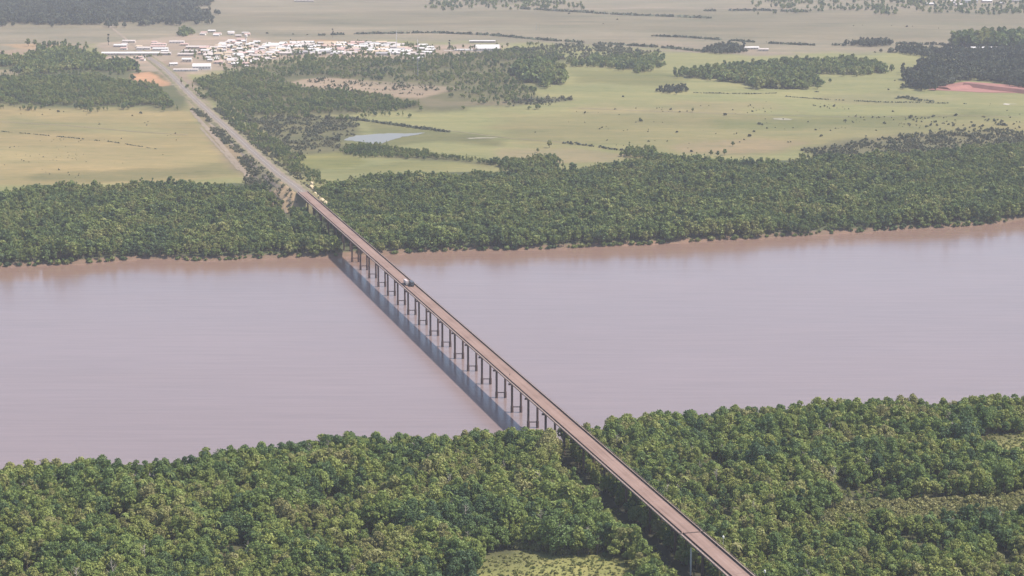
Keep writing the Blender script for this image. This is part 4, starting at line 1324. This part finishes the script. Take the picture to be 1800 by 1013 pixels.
def house_meshes(w, d, h, rise, hip=0.0):
    wall = MB(); roof = MB()
    x, y = w / 2, d / 2
    wall.add([(-x, -y, -1), (x, -y, -1), (x, y, -1), (-x, y, -1), (-x, -y, h), (x, -y, h), (x, y, h), (-x, y, h), (-x, 0, h + rise - .05), (x, 0, h + rise - .05)],
             [(0, 1, 5, 4), (2, 3, 7, 6), (1, 2, 6, 9, 5), (3, 0, 4, 8, 7)])
    e = .6; t = .25
    k = rise / y
    ov = e * k
    a = [(-x - e, -y - e, h - ov + .02), (x + e, -y - e, h - ov + .02), (x + e - hip, 0, h + rise + .02), (-x - e + hip, 0, h + rise + .02), (-x - e, y + e, h - ov + .02), (x + e, y + e, h - ov + .02)]
    b = [(p[0], p[1], p[2] + t) for p in a]
    roof.add(a + b, [(6, 7, 8, 9), (9, 8, 11, 10), (0, 3, 2, 1), (3, 4, 5, 2), (0, 1, 7, 6), (1, 2, 8, 7), (2, 5, 11, 8), (5, 4, 10, 11), (4, 3, 9, 10), (3, 0, 6, 9)])
    return wall, roof


PROTO = {}


def building(u, v, w, d, h, rise, rz, wallk, roofk, name, label, cat, group=None, hip=0.0):
    p = P(u, v)
    key = (w, d, h, rise, wallk, roofk, hip)
    t = empty(name, (p[0], p[1], float(gz(p[0], p[1]))), rz, label=label, cat=cat, group=group)
    if key not in PROTO:
        a, b = house_meshes(w, d, h, rise, hip)
        wo = a.build('wall', WALLS[wallk], t); ro = b.build('roof', ROOFS[roofk], t)
        PROTO[key] = [wo, ro]
        m = MB(); m.bx(-.6, .6, -d / 2 - .06, -d / 2 + .02, 0, min(2.2, h - .2)); PROTO[key].append(m.build('door', DOORM, wo))
        k = max(1, int(w / 6))
        for i in range(k):
            x = -w / 2 + (i + .5) * w / k
            if abs(x) < 1.6: x += 2.2
            m = MB(); m.bx(x - .6, x + .6, -d / 2 - .05, -d / 2 + .02, h * .45, h * .8); PROTO[key].append(m.build('window', WINM, wo))
            if i >= 5: break
    else:
        src = PROTO[key]
        wo = src[0].copy(); COL.objects.link(wo); wo.parent = t
        ro = src[1].copy(); COL.objects.link(ro); ro.parent = t
        for s in src[2:]:
            q = s.copy(); COL.objects.link(q); q.parent = wo
    return t


# distinct ones
building(230, 97, 124, 13, 4.5, 2.6, .03, 'cream', 'white', 'shed', 'very long white roofed shed left of the road into the town', 'shed')
building(355, 122, 36, 22, 7, 5.0, .1, 'white', 'white', 'warehouse', 'white warehouse with a big pale roof beside the road junction', 'warehouse')
building(329, 109, 20, 14, 6, 2.5, 0, 'cream', 'white', 'shed', 'square white shed just behind the white warehouse by the junction', 'shed')
building(327, 125, 48, 9, 3.5, 1.6, .05, 'white', 'pale', 'shed', 'long low pale shed in front of the white warehouse by the junction', 'shed')
building(305, 116, 16, 12, 5, 2, .3, 'cream', 'white', 'house', 'white house at the left of the warehouse by the junction', 'house')
building(857, 89, 52, 40, 6, 7, .02, 'white', 'white', 'hall', 'big bright white hall alone at the right end of the town', 'hall')
building(815, 89.6, 40, 7, 3, 1.2, 0, 'white', 'white', 'shed', 'low narrow white shed left of the big white hall', 'shed')
building(848, 75, 60, 10, 4, 1.5, 0, 'dirty', 'white', 'shed', 'thin white shed behind the big white hall', 'shed')
building(1320, 87, 34, 14, 4, 2, .1, 'cream', 'white', 'farmhouse', 'white farm building beside the round dark copse', 'farm building')
building(1342, 90, 22, 12, 4, 2, -.1, 'cream', 'pale', 'farmhouse', 'smaller pale farm building right of the white one', 'farm building')
building(1730, 87, 60, 10, 4, 2, 0, 'white', 'white', 'shed', 'white roof glimpsed among the dark woods on the right', 'shed')
building(1704, 5, 46, 26, 8, 5, 0, 'white', 'white', 'hall', 'bright white hall on the far plain at upper right', 'hall')
building(433, 118, 9, 9, 3, 1.2, 0, 'cream', 'pale', 'house', 'small house with a pale roof at the lower edge of the town above the woods', 'house')
building(731, 106, 12, 10, 4, 2, .2, 'white', 'white', 'house', 'bright white house below the thin mast at the edge of the woods', 'house')
building(741, 105, 10, 9, 4, 2, -.2, 'white', 'white', 'house', 'bright white house right beside the other one below the thin mast', 'house')

rh = RS(88)


def fill(pg_px, n, names, sizes, roofs, label, cat, group, mind=13, rzs=.5, name='house'):
    pg = poly(pg_px)
    lo, hi = pg.min(0), pg.max(0); got = []
    tries = 0
    while len(got) < n and tries < 8000:
        tries += 1
        q = lo + (hi - lo) * rh.rand(2)
        if not inside(np.array([q[0]]), np.array([q[1]]), pg)[0]: continue
        if any((abs(q[0] - g[0]) < mind * 1.25) and abs(q[1] - g[1]) < mind * 1.3 for g in got): continue
        got.append(q)
    for q in got:
        w, d, h, rise = sizes[rh.randint(len(sizes))]
        rk = roofs[rh.randint(len(roofs))]
        u_, v_ = project(q[0], q[1], float(zbase(q[1])))
        adj = {'white': 'white', 'pale': 'pale', 'pink': 'pinkish', 'grey': 'grey', 'tan': 'tan'}[rk]
        building(u_, v_, w, d, h, rise, (rh.rand() - .5) * rzs, ['white', 'cream', 'dirty'][rh.randint(3)], rk, name, label.format(adj), cat, group.format(adj), hip=rh.choice([0, 2.0]))


fill([(375, 112), (350, 92), (360, 84), (420, 72), (480, 78), (500, 92), (478, 108), (430, 116)], 105, 0, [(12, 9, 3.2, 2.2), (15, 10, 3.4, 2.4), (10, 8, 3, 2), (20, 10, 4, 2.5)], ['white', 'pale', 'pale', 'pink', 'tan', 'white'], 'small house with a {} roof crowded in the middle of the town', 'house', 'small {} roofed houses in the middle of the town', 14, .7)
fill([(480, 92), (470, 80), (520, 77), (700, 77), (715, 88), (690, 98), (500, 98)], 115, 0, [(24, 11, 4, 2.4), (32, 12, 4.2, 2.6), (18, 10, 4, 2.2), (14, 9, 3.6, 2.2)], ['white', 'white', 'pale', 'pale', 'grey', 'white', 'pink', 'tan'], '{} roofed shed in the packed bright row above the woods', 'shed', '{} roofed sheds in the bright row above the woods', 19, .22, 'shed')
fill([(696, 98), (690, 84), (760, 80), (770, 96), (735, 102)], 14, 0, [(16, 10, 3.5, 2.2), (22, 12, 4, 2.4)], ['white', 'white', 'pink', 'pale'], 'house with a {} roof below the two white masts', 'house', '{} roofed houses below the masts', 20, .4)
fill([(205, 88), (205, 76), (275, 73), (280, 88)], 9, 0, [(30, 12, 4, 2.4), (24, 11, 3.5, 2.2), (14, 10, 3.5, 2.2)], ['white', 'tan', 'pink', 'pale'], 'building with a {} roof behind the very long shed', 'house', '{} roofed buildings behind the very long shed', 34, .3)
fill([(272, 94), (276, 76), (345, 73), (350, 96), (310, 102)], 14, 0, [(46, 12, 4, 2.4), (34, 11, 4, 2.2), (18, 10, 3.5, 2.2)], ['white', 'pale', 'pale', 'pink'], 'long shed with a {} roof between the very long shed and the houses', 'shed', '{} roofed sheds left of the town houses', 42, .12, 'shed')
fill([(180, 112), (190, 100), (250, 100), (252, 108)], 7, 0, [(14, 9, 3.4, 2.2), (10, 8, 3, 2)], ['pale', 'pink', 'tan'], 'small house with a {} roof in front of the very long shed', 'house', '{} roofed houses in front of the very long shed', 16, .6)
fill([(350, 63), (352, 55), (440, 60), (440, 66)], 10, 0, [(14, 9, 3.4, 2.2), (18, 10, 3.4, 2.2)], ['white', 'pink', 'pink', 'pale'], 'house with a {} roof in the outlying row behind the town', 'house', '{} roofed houses in the row behind the town', 26, .5)
fill([(1620, 10), (1650, 4), (1790, 2), (1790, 10), (1700, 12)], 9, 0, [(30, 14, 5, 3), (22, 12, 5, 3)], ['white', 'pale', 'grey'], 'hazy {} roofed building on the far plain at upper right', 'building', '{} roofed buildings on the far plain', 60, .3, 'building')
fill([(460, 5), (500, 1), (600, 1), (600, 6)], 5, 0, [(40, 14, 4, 2), (60, 14, 4, 2)], ['white', 'pale'], 'hazy {} roofed shed on the far plain beyond the plantation', 'shed', '{} roofed sheds on the far plain', 110, .1, 'shed')

# church tower, masts, poles
def tower(u, v):
    p = P(u, v); z = float(gz(p[0], p[1]))
    t = empty('water_tower', (p[0], p[1], z), 0, label='slim pale water tower standing behind the crowded houses', cat='tower')
    MB().cyl((0, 0, -1), (0, 0, 17), 1.7, 1.4, 12).build('shaft', WALLS['white'], t)
    m = MB(); m.cyl((0, 0, 17), (0, 0, 18.5), 1.5, 3.4, 14); m.cyl((0, 0, 18.5), (0, 0, 23), 3.4, 3.4, 14); m.cyl((0, 0, 23), (0, 0, 24.4), 3.5, .5, 14)
    m.build('tank', WALLS['white'], t)


tower(433, 79)


def mast(u, v, h, r, mt, label):
    p = P(u, v); z = float(gz(p[0], p[1]))
    t = empty('radio_mast', (p[0], p[1], z), .4, label=label, cat='mast')
    m = MB()
    for k in range(3):
        a = 2.094 * k
        m.cyl((r * math.cos(a), r * math.sin(a), -.5), (.25 * r * math.cos(a), .25 * r * math.sin(a), h), .22, .16, 6)
    for i in range(int(h / 3)):
        f0, f1 = 1 - .75 * (i * 3) / h, 1 - .75 * (i * 3 + 3) / h
        for k in range(3):
            a, b = 2.094 * k, 2.094 * (k + 1)
            m.cyl((r * f0 * math.cos(a), r * f0 * math.sin(a), i * 3), (r * f1 * math.cos(b), r * f1 * math.sin(b), i * 3 + 3), .1, .1, 5)
    m.build('lattice', mt, t)
    MB().cyl((0, 0, h), (0, 0, h + 4), .12, .08, 6).build('antenna', mt, t)
    for k in range(2): MB().cyl((r * .3, 0, h * (.86 - .12 * k)), (r * .3 + .7, 0, h * (.86 - .12 * k)), .9, .9, 12).build('dish', mt, t)


MW = paint_mat('mast_white', (.80, .77, .75), .5); MG = paint_mat('mast_grey', (.30, .30, .32), .5)
mast(697, 88, 42, 1.5, MW, 'taller white lattice mast among the white sheds')
mast(734, 91, 27, 1.3, MW, 'shorter white lattice mast at the right end of the white sheds')
mast(734.5, 141, 46, 1.1, MG, 'thin grey mast standing in the woods above the bare patch')
for i, (u, v, lab) in enumerate([(943, 53, 'left pole of the pair in the pale field'), (948, 54, 'right pole of the pair in the pale field')]):
    p = P(u, v)
    t = empty('utility_pole', (p[0], p[1], float(gz(p[0], p[1]))), 0, label='grey wooden utility pole, ' + lab, cat='pole')
    MB().cyl((0, 0, -.5), (0, 0, 18), .35, .25, 8).build('pole', MG, t); MB().bx(-2, 2, -.12, .12, 16.6, 16.9).build('crossarm', MG, t)

# roadside poles along the embankment
for k, i in enumerate(range(8, 180, 18)):
    if i >= len(D) - 1: break
    q = D[i]; rr = np.array([r_[i][0], r_[i][1]]) * 10.5
    t = empty('roadside_pole', (q[0] + rr[0], q[1] + rr[1], q[2] - .3), ANG, label='thin grey pole on the right shoulder of the raised road', cat='pole', group='poles along the raised road')
    MB().cyl((0, 0, -.5), (0, 0, 7.5), .14, .1, 6).build('pole', MG, t); MB().bx(-.7, .7, -.08, .08, 6.9, 7.1).build('crossarm', MG, t)

# ------------------------------------------------------------------ haze, light, sky, camera
hz = bpy.data.materials.new('haze'); hz.use_nodes = True
nt = hz.node_tree; nt.nodes.clear()
ou = nt.nodes.new('ShaderNodeOutputMaterial'); pv = nt.nodes.new('ShaderNodeVolumePrincipled')
pv.inputs['Color'].default_value = (.86, .88, 1.0, 1); pv.inputs['Density'].default_value = 5.0e-5; pv.inputs['Anisotropy'].default_value = 0.0
nt.links.new(pv.outputs[0], ou.inputs['Volume'])
MB().bx(-15600, 15600, -3600, 25600, -4.2, 440).build('haze', hz, kind='stuff', label='thin pale haze over the whole plain')

EL, AZ = math.radians(57), math.radians(96)      # sun height; AZ from +Y towards +X
sd = Vector((math.sin(AZ) * math.cos(EL), math.cos(AZ) * math.cos(EL), math.sin(EL)))
sl = bpy.data.lights.new('sun', 'SUN'); sl.energy = 4.8; sl.angle = math.radians(.5); sl.color = (1.0, .92, .81)
so = bpy.data.objects.new('sun', sl); COL.objects.link(so)
so.rotation_euler = sd.to_track_quat('Z', 'Y').to_euler(); so.location = (0, 0, 600)

w = bpy.data.worlds.new('World'); sc.world = w; w.use_nodes = True
nt = w.node_tree; nt.nodes.clear()
sk = nt.nodes.new('ShaderNodeTexSky'); sk.sky_type = 'NISHITA'; sk.sun_disc = False
sk.sun_elevation = EL; sk.sun_rotation = AZ; sk.altitude = 0; sk.air_density = 1.0; sk.dust_density = 1.2; sk.ozone_density = 1.0
bg = nt.nodes.new('ShaderNodeBackground'); bg.inputs['Strength'].default_value = .135
wo = nt.nodes.new('ShaderNodeOutputWorld')
nt.links.new(sk.outputs[0], bg.inputs[0]); nt.links.new(bg.outputs[0], wo.inputs[0])

cam = bpy.data.cameras.new('camera'); cam.lens = 36 * FPX / 1800; cam.sensor_width = 36; cam.clip_start = 1; cam.clip_end = 60000
co = bpy.data.objects.new('camera', cam); COL.objects.link(co)
co.location = (0, 0, HC); co.rotation_euler = (math.pi / 2 - PITCH, 0, 0)
sc.camera = co

sc.view_settings.view_transform = 'Standard'; sc.view_settings.look = 'None'; sc.view_settings.exposure = .36; sc.view_settings.gamma = 1
sc.cycles.use_denoising = True
sc.cycles.max_bounces = 5; sc.cycles.diffuse_bounces = 3; sc.cycles.glossy_bounces = 2; sc.cycles.transmission_bounces = 2; sc.cycles.volume_bounces = 1
